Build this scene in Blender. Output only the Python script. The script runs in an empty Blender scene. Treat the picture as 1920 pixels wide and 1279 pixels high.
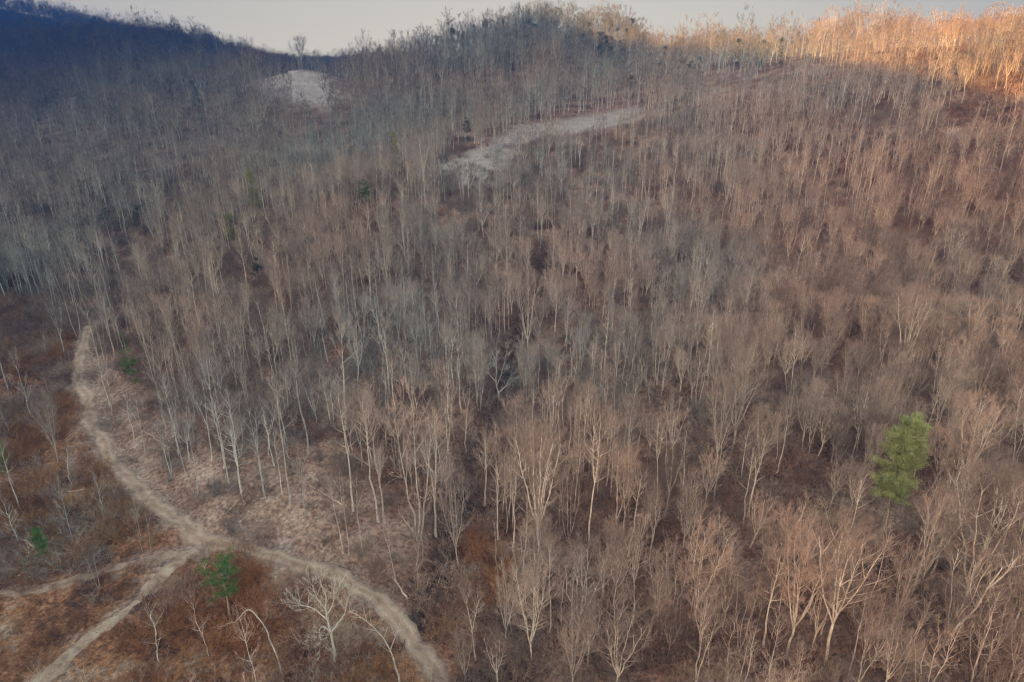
import bpy, math, random
import numpy as np
from mathutils import Vector

# ------------------------------------------------------------------ camera
S = bpy.context.scene
C = S.collection
FPX = 1297.0                       # focal length in pixels of a 1920 px wide picture
PITCH = math.radians(23.0)
CAM = np.array([0.0, 0.0, 72.0])
cd = bpy.data.cameras.new("camera")
cam = bpy.data.objects.new("camera", cd)
C.objects.link(cam)
cam.location = CAM
cam.rotation_euler = (math.radians(90) - PITCH, 0, 0)
cd.sensor_width = 36
cd.lens = FPX / 1920 * 36
cd.clip_start = 1
cd.clip_end = 12000
S.camera = cam

# ------------------------------------------------------------------ sky, sun, exposure
SUN_EL = 7.0
SKYK = 1.24                        # brightness of the veil before the world strength
SUN_HEAD = 25.0                    # the light travels towards +Y turned this far to +X
w = bpy.data.worlds.new("World")
S.world = w
w.use_nodes = True
wn = w.node_tree
bg = wn.nodes["Background"]
sky = wn.nodes.new("ShaderNodeTexSky")
sky.sky_type = 'NISHITA'
sky.sun_disc = False
sky.sun_elevation = math.radians(SUN_EL)
sky.sun_rotation = math.radians(180 + SUN_HEAD)
sky.air_density = 1.0
sky.dust_density = 1.0
sky.ozone_density = 1.0
mixs = wn.nodes.new("ShaderNodeMix"); mixs.data_type = 'RGBA'; mixs.blend_type = 'MULTIPLY'
mixs.inputs[0].default_value = 1.0
mixs.inputs[7].default_value = (1.36, 1.04, 0.72, 1)
wn.links.new(sky.outputs[0], mixs.inputs[6])
# the low sky is a milky evening veil, the sky above it the physical one
tc = wn.nodes.new("ShaderNodeTexCoord"); sp_ = wn.nodes.new("ShaderNodeSeparateXYZ")
wn.links.new(tc.outputs["Generated"], sp_.inputs[0])
veil = wn.nodes.new("ShaderNodeValToRGB"); wn.links.new(sp_.outputs[2], veil.inputs[0])
for k_, (p_, c_) in enumerate([(0.0, (1.10,0.95,0.61)), (0.10, (0.95,0.835,0.54))]):
    veil.color_ramp.elements[k_].position = p_; veil.color_ramp.elements[k_].color = (*c_, 1)
side = wn.nodes.new("ShaderNodeValToRGB"); wn.links.new(sp_.outputs[0], side.inputs[0])
side.color_ramp.elements[0].position = 0.0; side.color_ramp.elements[0].color = (1, 1, 1, 1)
side.color_ramp.elements[1].position = 0.6; side.color_ramp.elements[1].color = (1.06, 1.04, 1.02, 1)
vm = wn.nodes.new("ShaderNodeMix"); vm.data_type = 'RGBA'; vm.blend_type = 'MULTIPLY'; vm.inputs[0].default_value = 1
wn.links.new(veil.outputs[0], vm.inputs[6]); wn.links.new(side.outputs[0], vm.inputs[7])
vs_ = wn.nodes.new("ShaderNodeMix"); vs_.data_type = 'RGBA'; vs_.blend_type = 'MULTIPLY'; vs_.inputs[0].default_value = 1
wn.links.new(vm.outputs[2], vs_.inputs[6]); vs_.inputs[7].default_value = (SKYK, SKYK, SKYK, 1)
rise = wn.nodes.new("ShaderNodeMapRange"); wn.links.new(sp_.outputs[2], rise.inputs[0])
rise.inputs[1].default_value = 0.12; rise.inputs[2].default_value = 0.5
top_ = wn.nodes.new("ShaderNodeMix"); top_.data_type = 'RGBA'
wn.links.new(rise.outputs[0], top_.inputs[0]); wn.links.new(vs_.outputs[2], top_.inputs[6]); wn.links.new(mixs.outputs[2], top_.inputs[7])
wn.links.new(top_.outputs[2], bg.inputs[0])
bg.inputs[1].default_value = 0.15
ld = bpy.data.lights.new("sun", 'SUN')
ld.energy = 2.0
ld.angle = math.radians(0.5)
ld.color = (0.62, 0.33, 0.06)
sun = bpy.data.objects.new("sun", ld)
C.objects.link(sun)
hd = math.radians(SUN_HEAD); el = math.radians(SUN_EL)
sdir = Vector((math.sin(hd) * math.cos(el), math.cos(hd) * math.cos(el), -math.sin(el)))
sun.rotation_euler = sdir.to_track_quat('-Z', 'Y').to_euler()
sun.location = (0, -100, 200)
S.view_settings.view_transform = 'Standard'
S.view_settings.look = 'None'
S.view_settings.exposure = 4.2
S.view_settings.gamma = 1
S.render.engine = 'CYCLES'
S.cycles.max_bounces = 5
S.cycles.diffuse_bounces = 3
S.cycles.volume_bounces = 0
S.cycles.use_denoising = True
S.cycles.denoiser = 'OPENIMAGEDENOISE'
S.cycles.denoising_input_passes = 'RGB_ALBEDO_NORMAL'
S.cycles.denoising_prefilter = 'ACCURATE'
S.cycles.pixel_filter_type = 'BLACKMAN_HARRIS'
S.cycles.filter_width = 1.3

# ------------------------------------------------------------------ pixel <-> place
CP, SP = math.cos(PITCH), math.sin(PITCH)
def from_px(px, py, zc):
    u = (px - 960) / FPX; v = (639.5 - py) / FPX
    return CAM + zc * np.array([u, CP + v * SP, -SP + v * CP])
def to_px(p):
    d = np.asarray(p, float) - CAM
    zc = d[..., 1] * CP - d[..., 2] * SP
    up = d[..., 1] * SP + d[..., 2] * CP
    return 960 + FPX * d[..., 0] / zc, 639.5 - FPX * up / zc, zc

# ------------------------------------------------------------------ terrain
CT = []
def cz(px, py, z):
    v = (639.5 - py) / FPX
    CT.append(from_px(px, py, (72 - z) / (SP - v * CP)))
def cc(px, py, zc):
    CT.append(from_px(px, py, zc))
for a in [(150,640,2),(148,720,0.5),(185,820,0.2),(240,900,0),(330,970,0),(400,1015,0),(520,1050,0),(640,1085,-.3),(720,1130,-.6),
          (780,1190,-1),(830,1260,-1.5),(200,1180,-3),(90,1270,-3),(30,1100,-2),(50,1000,-2),(0,850,-1.5),(60,700,0.5),(0,1279,-4),
          (300,1250,-3.5),(500,1250,-3.2),(650,1240,-3.2),(360,1080,-1.2),
          (545,950,4),(800,1000,1.5),(640,1030,1.5),(600,850,7),(700,700,9),(450,850,5),(400,750,6),(250,750,3),(300,860,2.2),
          (830,1050,-2.5),(780,1150,-3),(880,900,-0.5),(945,740,2),(1000,640,4.5),(860,700,8),(860,820,4),
          (1015,1050,1.5),(950,1150,-.5),(1200,850,6),(1200,700,9),(1300,1000,3.5),(1200,1250,0),(1000,1270,-1.2),(1500,1250,3),(1400,650,10),
          (1500,800,7.5),(100,500,8),(0,450,10),(0,650,1.5),(1040,900,3)]:
    cz(*a)
for a in [(750,500,190),(700,400,212),(765,372,218),(900,300,268),(850,340,245),(1100,225,320),(1180,205,330),(1040,420,215),(1290,210,290),
          (1300,500,190),(1400,350,225),(1300,280,262),(1500,200,275),(1250,125,400),(1400,112,385),(1500,104,365),(1700,90,325),(1900,80,272),
          (1850,150,225),(1750,250,220),(1900,350,190),(1700,400,200),(1900,500,155),(1700,600,160),(1900,700,125),(1800,850,110),
          (1850,1000,95),(1850,1250,78),(1100,56,480),(1000,68,480),(950,92,470),(860,108,465),(760,138,460),(650,160,445),(1200,90,500),
          (900,200,380),(1100,150,410),(700,250,330),(560,168,430),(565,137,455),(500,150,445),(640,180,415),(350,88,690),(480,126,640),(250,88,720),
          (300,130,550),(0,14,1000),(150,52,1000),(100,125,850),(100,185,480),(200,135,520),(0,205,450),(300,250,360),(100,350,290),(300,400,250),
          (450,550,180),(300,600,168),(600,150,820),(690,152,850),(500,300,300)]:
    cc(*a)
def beyond(px, zc, z):
    p = from_px(px, 100, zc); p[2] = z; CT.append(p)
for a in [(700,545,22),(780,545,28),(860,550,35),(940,560,42),(1020,565,48),(1100,570,52),(1200,590,45),(1250,500,48),(1400,480,50),(1500,460,48),(1700,410,50),(1900,360,52),(350,830,62),(480,760,45),(150,1180,80),(0,1180,85),(1240,470,60)]:
    beyond(*a)
CT += [np.array(p, float) for p in [(-500,100,15),(-420,350,30),(400,100,75),(330,30,45),(-250,-60,-4),(0,0,-8),(200,0,10),(0,-120,-10),(-300,40,-3),(100,40,0),
       (420,400,60),(300,520,55),(100,640,45),(0,620,48),(-120,600,45),(-800,500,70),(-1300,900,90),(-1000,1300,70),(-400,1100,40),(0,1100,40),(500,1000,40),
       (900,500,60),(900,0,70),(0,1600,30),(1400,1400,40),(-1500,1700,40),(-1500,0,60),(-600,-300,10),(600,-300,40),(0,-350,0),(260,300,68)]]
CT = np.array(CT)
Cxy = CT[:, :2] / 100.0
def _k(r2): return np.sqrt(r2 + 0.02)
d2 = ((Cxy[:, None] - Cxy[None]) ** 2).sum(-1)
n = len(CT)
A = np.zeros((n + 3, n + 3))
A[:n, :n] = -_k(d2) + np.eye(n) * 0.02
A[:n, n] = 1; A[:n, n+1:] = Cxy
A[n, :n] = 1; A[n+1:, :n] = Cxy.T
sol = np.linalg.solve(A, np.concatenate([CT[:, 2], np.zeros(3)]))

def vnoise(x, y, cell, seed):
    """smooth value noise"""
    xi = np.floor(x / cell); yi = np.floor(y / cell)
    fx = x / cell - xi; fy = y / cell - yi
    fx = fx * fx * (3 - 2 * fx); fy = fy * fy * (3 - 2 * fy)
    def h(a, b):
        s = np.sin(a * 127.1 + b * 311.7 + seed * 74.7) * 43758.5453
        return s - np.floor(s)
    return (h(xi, yi) * (1-fx) + h(xi+1, yi) * fx) * (1-fy) + (h(xi, yi+1) * (1-fx) + h(xi+1, yi+1) * fx) * fy - 0.5

TSH = math.tan(el)
RID = 350.0
PA = np.array([-3000,-1134,-600,-300,-232,-206,-157,-85,-27,26,46,150,400,3000], float)
PB = np.array([380, 300, 240, 205, 178, 151, 136, 122, 114, 97, 91, 82, 78, 78], float)
def height(x, y):
    x = np.asarray(x, float); y = np.asarray(y, float)
    q = np.stack([x.ravel(), y.ravel()], -1) / 100.0
    out = np.empty(len(q))
    for i in range(0, len(q), 20000):
        b = q[i:i+20000]
        r2 = ((b[:, None] - Cxy[None]) ** 2).sum(-1)
        out[i:i+20000] = -_k(r2) @ sol[:n] + sol[n] + b @ sol[n+1:]
    z = out.reshape(x.shape)
    amp = np.clip((y - 60) / 60, 0, 1)
    z = z + amp * (vnoise(x, y, 23, 1) * 1.6 + vnoise(x, y, 9, 2) * 0.7 + vnoise(x, y, 4.1, 3) * 0.3)
    # the mountain behind the viewpoint, whose shade covers the valley
    a = x * math.cos(hd) - y * math.sin(hd)
    t = x * math.sin(hd) + y * math.cos(hd)
    crest = np.interp(a, PA, PB) + TSH * RID
    f = np.clip(1 - np.abs(t + RID) / 260.0, 0, 1)
    f = f * f * (3 - 2 * f)
    return z * (1 - f) + crest * f

# a grid, fine where the picture looks and coarse around it
def axis(lo, hi, step, far_lo, far_hi):
    core = np.arange(lo, hi + step, step)
    out = [core]
    s = step; v = core[-1]; r = []
    while v < far_hi:
        s = min(s * 1.13, 45); v += s; r.append(v)
    out.append(np.array(r))
    s = step; v = core[0]; r = []
    while v > far_lo:
        s = min(s * 1.13, 45); v -= s; r.append(v)
    return np.concatenate([np.array(r[::-1])] + out)
GX = axis(-150, 190, 1.6, -2600, 2600)
GY = axis(50, 330, 1.6, -1100, 3000)
MX, MY = np.meshgrid(GX, GY)
GZ = height(MX, MY)

kx_, ky_ = from_px(566, 139, 452)[:2]
GZ += 5.0 * np.exp(-((MX - kx_) ** 2 + ((MY - ky_) / 1.3) ** 2) / 15.0 ** 2)
# roads as lines on the ground (picture points -> places)
def ground_z(x, y):
    x = np.atleast_1d(np.asarray(x, float)); y = np.atleast_1d(np.asarray(y, float))
    i = np.clip(np.searchsorted(GX, x) - 1, 0, len(GX) - 2); j = np.clip(np.searchsorted(GY, y) - 1, 0, len(GY) - 2)
    fx = (x - GX[i]) / (GX[i+1] - GX[i]); fy = (y - GY[j]) / (GY[j+1] - GY[j])
    a = GZ[j, i]; b = GZ[j, i+1]; c = GZ[j+1, i]; d = GZ[j+1, i+1]
    # triangles split along the diagonal a-d
    return np.where(fx > fy, a + (b - a) * fx + (d - b) * fy, a + (d - c) * fx + (c - a) * fy)
def at(px, py):
    """first place on the ground seen at a point of the 1920 px picture"""
    zc = np.concatenate([np.arange(60, 400, 0.7), np.arange(400, 1500, 2.5)])
    P = from_px(px, py, 1.0) - CAM
    Q = CAM + zc[:, None] * P
    below = Q[:, 2] < ground_z(Q[:, 0], Q[:, 1])
    k = int(np.argmax(below)) if below.any() else len(zc) - 1
    return Q[k, 0], Q[k, 1], float(ground_z(Q[k, 0], Q[k, 1])[0])

def smooth_line(pts, step=1.0):
    P = np.array(pts, float)
    out = []
    Q = np.vstack([2 * P[0] - P[1], P, 2 * P[-1] - P[-2]])
    for i in range(1, len(Q) - 2):
        p0, p1, p2, p3 = Q[i-1], Q[i], Q[i+1], Q[i+2]
        m = max(2, int(np.linalg.norm(p2 - p1) / step))
        for k in range(m):
            t = k / m
            out.append(0.5 * ((2*p1) + (-p0+p2)*t + (2*p0-5*p1+4*p2-p3)*t*t + (-p0+3*p1-3*p2+p3)*t**3))
    out.append(Q[-2])
    return np.array(out)
ROAD_PX = [(235,590),(175,615),(155,650),(148,700),(160,750),(182,815),(215,870),(262,920),(330,975),(400,1015),(500,1042),(580,1068),(650,1092),(705,1128),(750,1172),(788,1217),(820,1279),(832,1330)]
SIDE_PX = [(385,1020),(335,1055),(290,1100),(235,1150),(170,1200),(95,1265),(40,1320)]
LANE_PX = [(360,1035),(300,1050),(230,1065),(160,1085),(90,1102),(20,1112),(-60,1120)]
def line_of(px): return smooth_line([at(*p)[:2] for p in px])
ROADS = [(line_of(ROAD_PX), 1.8), (line_of(SIDE_PX), 1.25), (line_of(LANE_PX), .9)]
def road_dist(x, y):
    x = np.asarray(x, float); y = np.asarray(y, float)
    best = np.full(x.shape, 1e9)
    for L, wd in ROADS:
        m = (x > L[:,0].min()-25) & (x < L[:,0].max()+25) & (y > L[:,1].min()-25) & (y < L[:,1].max()+25)
        if not m.any(): continue
        q = np.stack([x[m], y[m]], -1)
        d = np.full(len(q), 1e9)
        for k in range(0, len(L), 2):
            d = np.minimum(d, np.hypot(q[:,0]-L[k,0], q[:,1]-L[k,1]))
        best[m] = np.minimum(best[m], d - wd)
    return best
# the gully between the spur and the warm slope
STREAM = smooth_line([at(*p)[:2] for p in [(800,1165),(818,1110),(832,1050),(862,975),(882,900),(905,850),(925,790),(945,735),(962,670),(985,600),(1010,520),(1035,450)]])
m = (MX > STREAM[:,0].min()-14) & (MX < STREAM[:,0].max()+14) & (MY > STREAM[:,1].min()-14) & (MY < STREAM[:,1].max()+14)
q = np.stack([MX[m], MY[m]], -1)
sd = np.hypot(q[:,None,0]-STREAM[None,:,0], q[:,None,1]-STREAM[None,:,1]).min(1)
GZ[m] -= 2.8 * np.exp(-(sd / 3.0) ** 2)
def stream_dist(x, y):
    x = np.asarray(x, float); y = np.asarray(y, float); d = np.full(x.shape, 1e9)
    for k in range(0, len(STREAM), 2): d = np.minimum(d, np.hypot(x - STREAM[k,0], y - STREAM[k,1]))
    return d
# level a bench under the roads
RD = road_dist(MX, MY)
for L, wd in ROADS:
    Lz = ground_z(L[:,0], L[:,1])
    Lz = np.convolve(np.pad(Lz, 8, mode='edge'), np.ones(17)/17, mode='valid')
    m = (MX > L[:,0].min()-9) & (MX < L[:,0].max()+9) & (MY > L[:,1].min()-9) & (MY < L[:,1].max()+9)
    q = np.stack([MX[m], MY[m]], -1)
    dd = np.hypot(q[:,None,0]-L[None,:,0], q[:,None,1]-L[None,:,1])
    k = dd.argmin(1); dm = dd.min(1)
    f = np.clip((wd + 3.5 - dm) / 2.6, 0, 1)
    GZ[m] = GZ[m] * (1 - f) + Lz[k] * f

# colour zones of the ground, drawn as areas of the picture and stored per vertex
def in_poly(px, py, poly):
    inside = np.zeros(np.shape(px), bool)
    m = len(poly)
    for i in range(m):
        x1, y1 = poly[i]; x2, y2 = poly[(i+1) % m]
        c = ((y1 > py) != (y2 > py)) & (px < (x2-x1) * (py-y1) / (y2-y1+1e-9) + x1)
        inside ^= c
    return inside
def ground_poly(pts): return [at(*p)[:2] for p in pts]
MEADOW = ground_poly([(818,335),(815,305),(870,285),(930,262),(990,232),(1080,218),(1200,195),(1215,205),(1170,240),(1060,250),(985,272),(945,330),(900,352),(860,348)])
KNOLL = ground_poly([(478,152),(520,143),(568,132),(606,140),(628,158),(655,182),(640,200),(590,205),(540,190),(500,172)])
SPURFOOT = ground_poly([(165,640),(230,700),(330,760),(430,860),(600,870),(700,920),(800,960),(830,1060),(760,1120),(650,1085),(520,1045),(400,1010),(300,940),(220,860),(180,780),(160,700)])
OPENL = ground_poly([(-150,560),(60,560),(150,640),(150,730),(180,830),(250,920),(400,1020),(600,1080),(720,1135),(800,1230),(830,1420),(-200,1420)])
GULLY = ground_poly([(760,1130),(830,1060),(880,1010),(960,1060),(990,1100),(920,1200),(860,1260),(820,1230)])
def zone(poly, x, y, soft):
    q = np.array(poly)
    d = np.full(np.shape(x), 1e9)
    for i in range(len(q)):
        a = q[i]; b = q[(i+1) % len(q)]
        ab = b - a; L2 = (ab**2).sum() + 1e-9
        t = np.clip(((x-a[0])*ab[0] + (y-a[1])*ab[1]) / L2, 0, 1)
        d = np.minimum(d, np.hypot(x-a[0]-t*ab[0], y-a[1]-t*ab[1]))
    s = np.where(in_poly(x, y, poly), d, -d)
    s = s + vnoise(x, y, 7, 9) * soft * 1.6
    return np.clip(0.5 + s / (2 * soft), 0, 1)

# ------------------------------------------------------------------ materials
def mat(name, rough=0.9):
    m = bpy.data.materials.new(name)
    m.use_nodes = True
    nt = m.node_tree
    b = nt.nodes["Principled BSDF"]
    b.inputs["Roughness"].default_value = rough
    b.inputs["Specular IOR Level"].default_value = 0.15
    return m, nt, b
def node(nt, t, **kw):
    nd = nt.nodes.new(t)
    for k, v in kw.items(): setattr(nd, k, v)
    return nd
def noise(nt, scale, detail=4, rough=0.6, vec=None):
    nd = node(nt, "ShaderNodeTexNoise")
    nd.inputs["Scale"].default_value = scale
    nd.inputs["Detail"].default_value = detail
    nd.inputs["Roughness"].default_value = rough
    if vec is not None: nt.links.new(vec, nd.inputs["Vector"])
    return nd.outputs["Fac"]
def ramp(nt, fac, stops):
    nd = node(nt, "ShaderNodeValToRGB")
    e = nd.color_ramp.elements
    while len(e) < len(stops): e.new(0.5)
    for k, (p, c) in enumerate(stops):
        e[k].position = p; e[k].color = (*c, 1) if len(c) == 3 else c
    nt.links.new(fac, nd.inputs[0])
    return nd.outputs[0]
def mix(nt, fac, a, b, blend='MIX'):
    nd = node(nt, "ShaderNodeMix", data_type='RGBA', blend_type=blend)
    for k, v in ((0, fac), (6, a), (7, b)):
        if hasattr(v, 'links'): nt.links.new(v, nd.inputs[k])
        elif isinstance(v, tuple): nd.inputs[k].default_value = (*v, 1)
        else: nd.inputs[k].default_value = v
    return nd.outputs[2]
def mathn(nt, op, a, b):
    nd = node(nt, "ShaderNodeMath", operation=op)
    for k, v in ((0, a), (1, b)):
        if hasattr(v, 'links'): nt.links.new(v, nd.inputs[k])
        else: nd.inputs[k].default_value = v
    return nd.outputs[0]

# ground
M_GROUND, nt, b = mat("leaf_litter", 0.95)
geo = node(nt, "ShaderNodeNewGeometry").outputs["Position"]
base = ramp(nt, noise(nt, 0.09, 6, 0.65, geo), [(0.36, (0.06,0.03,0.021)), (0.48, (0.155,0.078,0.052)), (0.62, (0.26,0.17,0.13))])
fine = noise(nt, 1.6, 6, 0.75, geo)
rust = ramp(nt, noise(nt, 0.16, 8, 0.75, geo), [(0.36, (0.035,0.018,0.012)), (0.46, (0.12,0.055,0.03)), (0.53, (0.20,0.095,0.045)), (0.6, (0.21,0.14,0.10)), (0.7, (0.27,0.215,0.17))])
pink = ramp(nt, noise(nt, 0.25, 6, 0.7, geo), [(0.36, (0.12,0.07,0.05)), (0.5, (0.23,0.152,0.118)), (0.64, (0.32,0.235,0.19))])
pale = ramp(nt, noise(nt, 0.2, 6, 0.65, geo), [(0.34, (0.14,0.112,0.097)), (0.5, (0.18,0.15,0.132)), (0.68, (0.22,0.19,0.172))])
za = node(nt, "ShaderNodeAttribute", attribute_name="zone")
sx = node(nt, "ShaderNodeSeparateColor"); nt.links.new(za.outputs["Color"], sx.inputs[0])
col = mix(nt, sx.outputs[0], base, rust)
col = mix(nt, sx.outputs[2], col, pink)
col = mix(nt, sx.outputs[1], col, pale)
val = ramp(nt, fine, [(0.34, (0.3,0.3,0.3)), (0.5, (0.95,0.95,0.95)), (0.66, (1.7,1.7,1.7))])
col = mix(nt, 1.0, col, val, 'MULTIPLY')
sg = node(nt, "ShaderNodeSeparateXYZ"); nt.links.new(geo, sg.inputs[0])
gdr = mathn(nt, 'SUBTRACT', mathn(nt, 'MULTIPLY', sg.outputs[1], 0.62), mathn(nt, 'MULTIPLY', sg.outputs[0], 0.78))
gdc = ramp(nt, mathn(nt, 'DIVIDE', gdr, 1200.0), [(0.10, (1,1,1)), (0.24, (0.62,0.66,0.68)), (0.42, (0.3,0.35,0.38)), (0.6, (0.12,0.15,0.17)), (0.85, (0.06,0.07,0.09))])  # litter colour also carries the dim haze of the far left hills
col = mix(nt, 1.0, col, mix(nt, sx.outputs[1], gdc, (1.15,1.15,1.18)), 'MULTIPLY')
wet = node(nt, "ShaderNodeAttribute", attribute_name="wet")
col = mix(nt, wet.outputs["Fac"], col, (0.016,0.014,0.014))
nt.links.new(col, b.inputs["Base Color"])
bp = node(nt, "ShaderNodeBump"); bp.inputs["Strength"].default_value = 0.9; bp.inputs["Distance"].default_value = 0.6
nt.links.new(noise(nt, 1.1, 8, 0.75, geo), bp.inputs["Height"]); nt.links.new(bp.outputs[0], b.inputs["Normal"])

# road
M_ROAD, nt, b = mat("gravel_and_dust", 0.95)
geo = node(nt, "ShaderNodeNewGeometry").outputs["Position"]
cA = ramp(nt, noise(nt, 0.35, 6, 0.7, geo), [(0.34, (0.155,0.112,0.088)), (0.5, (0.23,0.172,0.135)), (0.66, (0.31,0.235,0.185))])
uvn = node(nt, "ShaderNodeAttribute", attribute_name="across")
trk = ramp(nt, uvn.outputs["Fac"], [(0.0,(0.5,0.42,0.38)), (0.16,(0.78,0.74,0.72)), (0.29,(1.18,1.14,1.1)), (0.5,(0.86,0.76,0.68)), (0.70,(1.18,1.14,1.1)), (0.86,(0.78,0.76,0.76)), (1.0,(0.5,0.44,0.42))])
col = mix(nt, 0.8, cA, trk, 'MULTIPLY')
val = ramp(nt, noise(nt, 3.0, 6, 0.8, geo), [(0.3, (0.75,0.75,0.75)), (0.5, (1,1,1)), (0.7, (1.2,1.2,1.2))])
col = mix(nt, 1.0, col, val, 'MULTIPLY')
nt.links.new(col, b.inputs["Base Color"])
bp = node(nt, "ShaderNodeBump"); bp.inputs["Strength"].default_value = 0.7; bp.inputs["Distance"].default_value = 0.25
nt.links.new(noise(nt, 2.5, 6, 0.75, geo), bp.inputs["Height"]); nt.links.new(bp.outputs[0], b.inputs["Normal"])

M_TRACK, nt, b = mat("trodden_dirt", 0.95)
geo = node(nt, "ShaderNodeNewGeometry").outputs["Position"]
col = ramp(nt, noise(nt, 0.5, 7, 0.75, geo), [(0.34, (0.10,0.062,0.045)), (0.48, (0.19,0.135,0.10)), (0.62, (0.27,0.21,0.165))])
nt.links.new(col, b.inputs["Base Color"])
M_LANE, nt, b = mat("trodden_grass", 0.95)
geo = node(nt, "ShaderNodeNewGeometry").outputs["Position"]
col = ramp(nt, noise(nt, 0.45, 7, 0.75, geo), [(0.36, (0.09,0.05,0.035)), (0.5, (0.17,0.115,0.085)), (0.66, (0.25,0.19,0.15))])
nt.links.new(col, b.inputs["Base Color"])
def bark_mat(name, c1, c2, c3, var=0.35):
    """bark whose tone changes from tree to tree and along the stem"""
    m, nt, b = mat(name, 0.9)
    oi = node(nt, "ShaderNodeObjectInfo")
    geo = node(nt, "ShaderNodeNewGeometry").outputs["Position"]
    tone = ramp(nt, oi.outputs["Random"], [(0.0, c1), (0.5, c2), (1.0, c3)])
    n1 = ramp(nt, noise(nt, 1.3, 4, 0.7, geo), [(0.3, (1-var,)*3), (0.7, (1+var,)*3)])
    # species drift over the slope
    loc = noise(nt, 0.016, 2, 0.5, oi.outputs["Location"])
    dr = ramp(nt, loc, [(0.35, (0.84,0.95,1.02)), (0.6, (1.1,0.98,0.93))])
    c = mix(nt, 1.0, tone, n1, 'MULTIPLY')
    c = mix(nt, 1.0, c, dr, 'MULTIPLY')
    # valley haze and shade painted into the bark: darker, greyer towards the far left
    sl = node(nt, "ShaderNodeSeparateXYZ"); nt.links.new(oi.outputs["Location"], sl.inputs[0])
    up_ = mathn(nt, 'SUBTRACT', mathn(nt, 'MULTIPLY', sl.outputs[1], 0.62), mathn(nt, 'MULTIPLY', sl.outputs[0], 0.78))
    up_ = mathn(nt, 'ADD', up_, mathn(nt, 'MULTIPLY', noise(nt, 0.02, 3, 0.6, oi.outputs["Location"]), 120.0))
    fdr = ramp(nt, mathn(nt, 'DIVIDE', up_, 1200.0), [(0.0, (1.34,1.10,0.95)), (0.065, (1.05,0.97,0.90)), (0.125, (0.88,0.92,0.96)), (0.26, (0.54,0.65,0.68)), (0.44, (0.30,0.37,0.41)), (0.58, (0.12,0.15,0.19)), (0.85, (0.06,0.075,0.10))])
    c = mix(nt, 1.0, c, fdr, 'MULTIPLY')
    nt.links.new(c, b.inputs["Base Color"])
    return m
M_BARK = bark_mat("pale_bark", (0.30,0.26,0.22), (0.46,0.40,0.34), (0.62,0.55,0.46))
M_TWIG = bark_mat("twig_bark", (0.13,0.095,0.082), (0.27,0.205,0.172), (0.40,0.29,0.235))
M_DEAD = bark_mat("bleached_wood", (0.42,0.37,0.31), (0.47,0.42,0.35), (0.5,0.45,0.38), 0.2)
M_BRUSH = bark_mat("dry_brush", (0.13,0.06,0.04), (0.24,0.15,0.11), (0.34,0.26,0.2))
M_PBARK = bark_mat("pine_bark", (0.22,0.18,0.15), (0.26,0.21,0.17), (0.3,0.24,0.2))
def leaf_mat(name, c1, c2):
    m, nt, b = mat(name, 0.7)
    geo = node(nt, "ShaderNodeNewGeometry").outputs["Position"]
    c = ramp(nt, noise(nt, 0.9, 4, 0.7, geo), [(0.32, c1), (0.68, c2)])
    nt.links.new(c, b.inputs["Base Color"])
    return m
M_GREEN = leaf_mat("green_needles", (0.028,0.07,0.014), (0.075,0.15,0.03))
M_OLIVE = leaf_mat("olive_needles", (0.09,0.105,0.028), (0.19,0.19,0.055))
M_DARKN = leaf_mat("dark_needles", (0.012,0.03,0.02), (0.03,0.06,0.035))
M_BLUEG = leaf_mat("grey_green_needles", (0.14,0.155,0.05), (0.31,0.32,0.13))

# ------------------------------------------------------------------ mesh helpers
class MB:
    def __init__(s): s.v = []; s.f3 = []; s.f4 = []; s.n = 0
    def add(s, v, f3=None, f4=None):
        s.v.append(np.asarray(v, np.float32))
        if f3 is not None and len(f3): s.f3.append(np.asarray(f3) + s.n)
        if f4 is not None and len(f4): s.f4.append(np.asarray(f4) + s.n)
        s.n += len(v)
    def mesh(s, name, mats, smooth=True, mat_index=None):
        me = bpy.data.meshes.new(name)
        V = np.concatenate(s.v)
        f3 = np.concatenate(s.f3) if s.f3 else np.zeros((0,3), int)
        f4 = np.concatenate(s.f4) if s.f4 else np.zeros((0,4), int)
        me.vertices.add(len(V)); me.vertices.foreach_set("co", V.ravel())
        nl = f3.size + f4.size
        me.loops.add(nl)
        me.loops.foreach_set("vertex_index", np.concatenate([f3.ravel(), f4.ravel()]).astype(np.int32))
        me.polygons.add(len(f3) + len(f4))
        st = np.concatenate([np.arange(len(f3)) * 3, f3.size + np.arange(len(f4)) * 4]).astype(np.int32)
        me.polygons.foreach_set("loop_start", st)
        me.polygons.foreach_set("use_smooth", np.full(len(st), smooth))
        for m in mats: me.materials.append(m)
        me.update(calc_edges=True)
        return me
def unit(a): return a / (np.linalg.norm(a, axis=-1, keepdims=True) + 1e-9)
def frames(T):
    up = np.where(np.abs(T[..., 2:3]) > 0.9, np.array([1.0,0,0]), np.array([0,0,1.0]))
    U = unit(np.cross(T, up)); V = np.cross(T, U)
    return U, V
def bez(P0, P1, P2, s):
    s = s[..., None]
    return (1-s)**2 * P0 + 2*s*(1-s) * P1 + s*s * P2
def bezt(P0, P1, P2, s):
    s = s[..., None]
    return unit(2*(1-s) * (P1-P0) + 2*s * (P2-P1))
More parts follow.
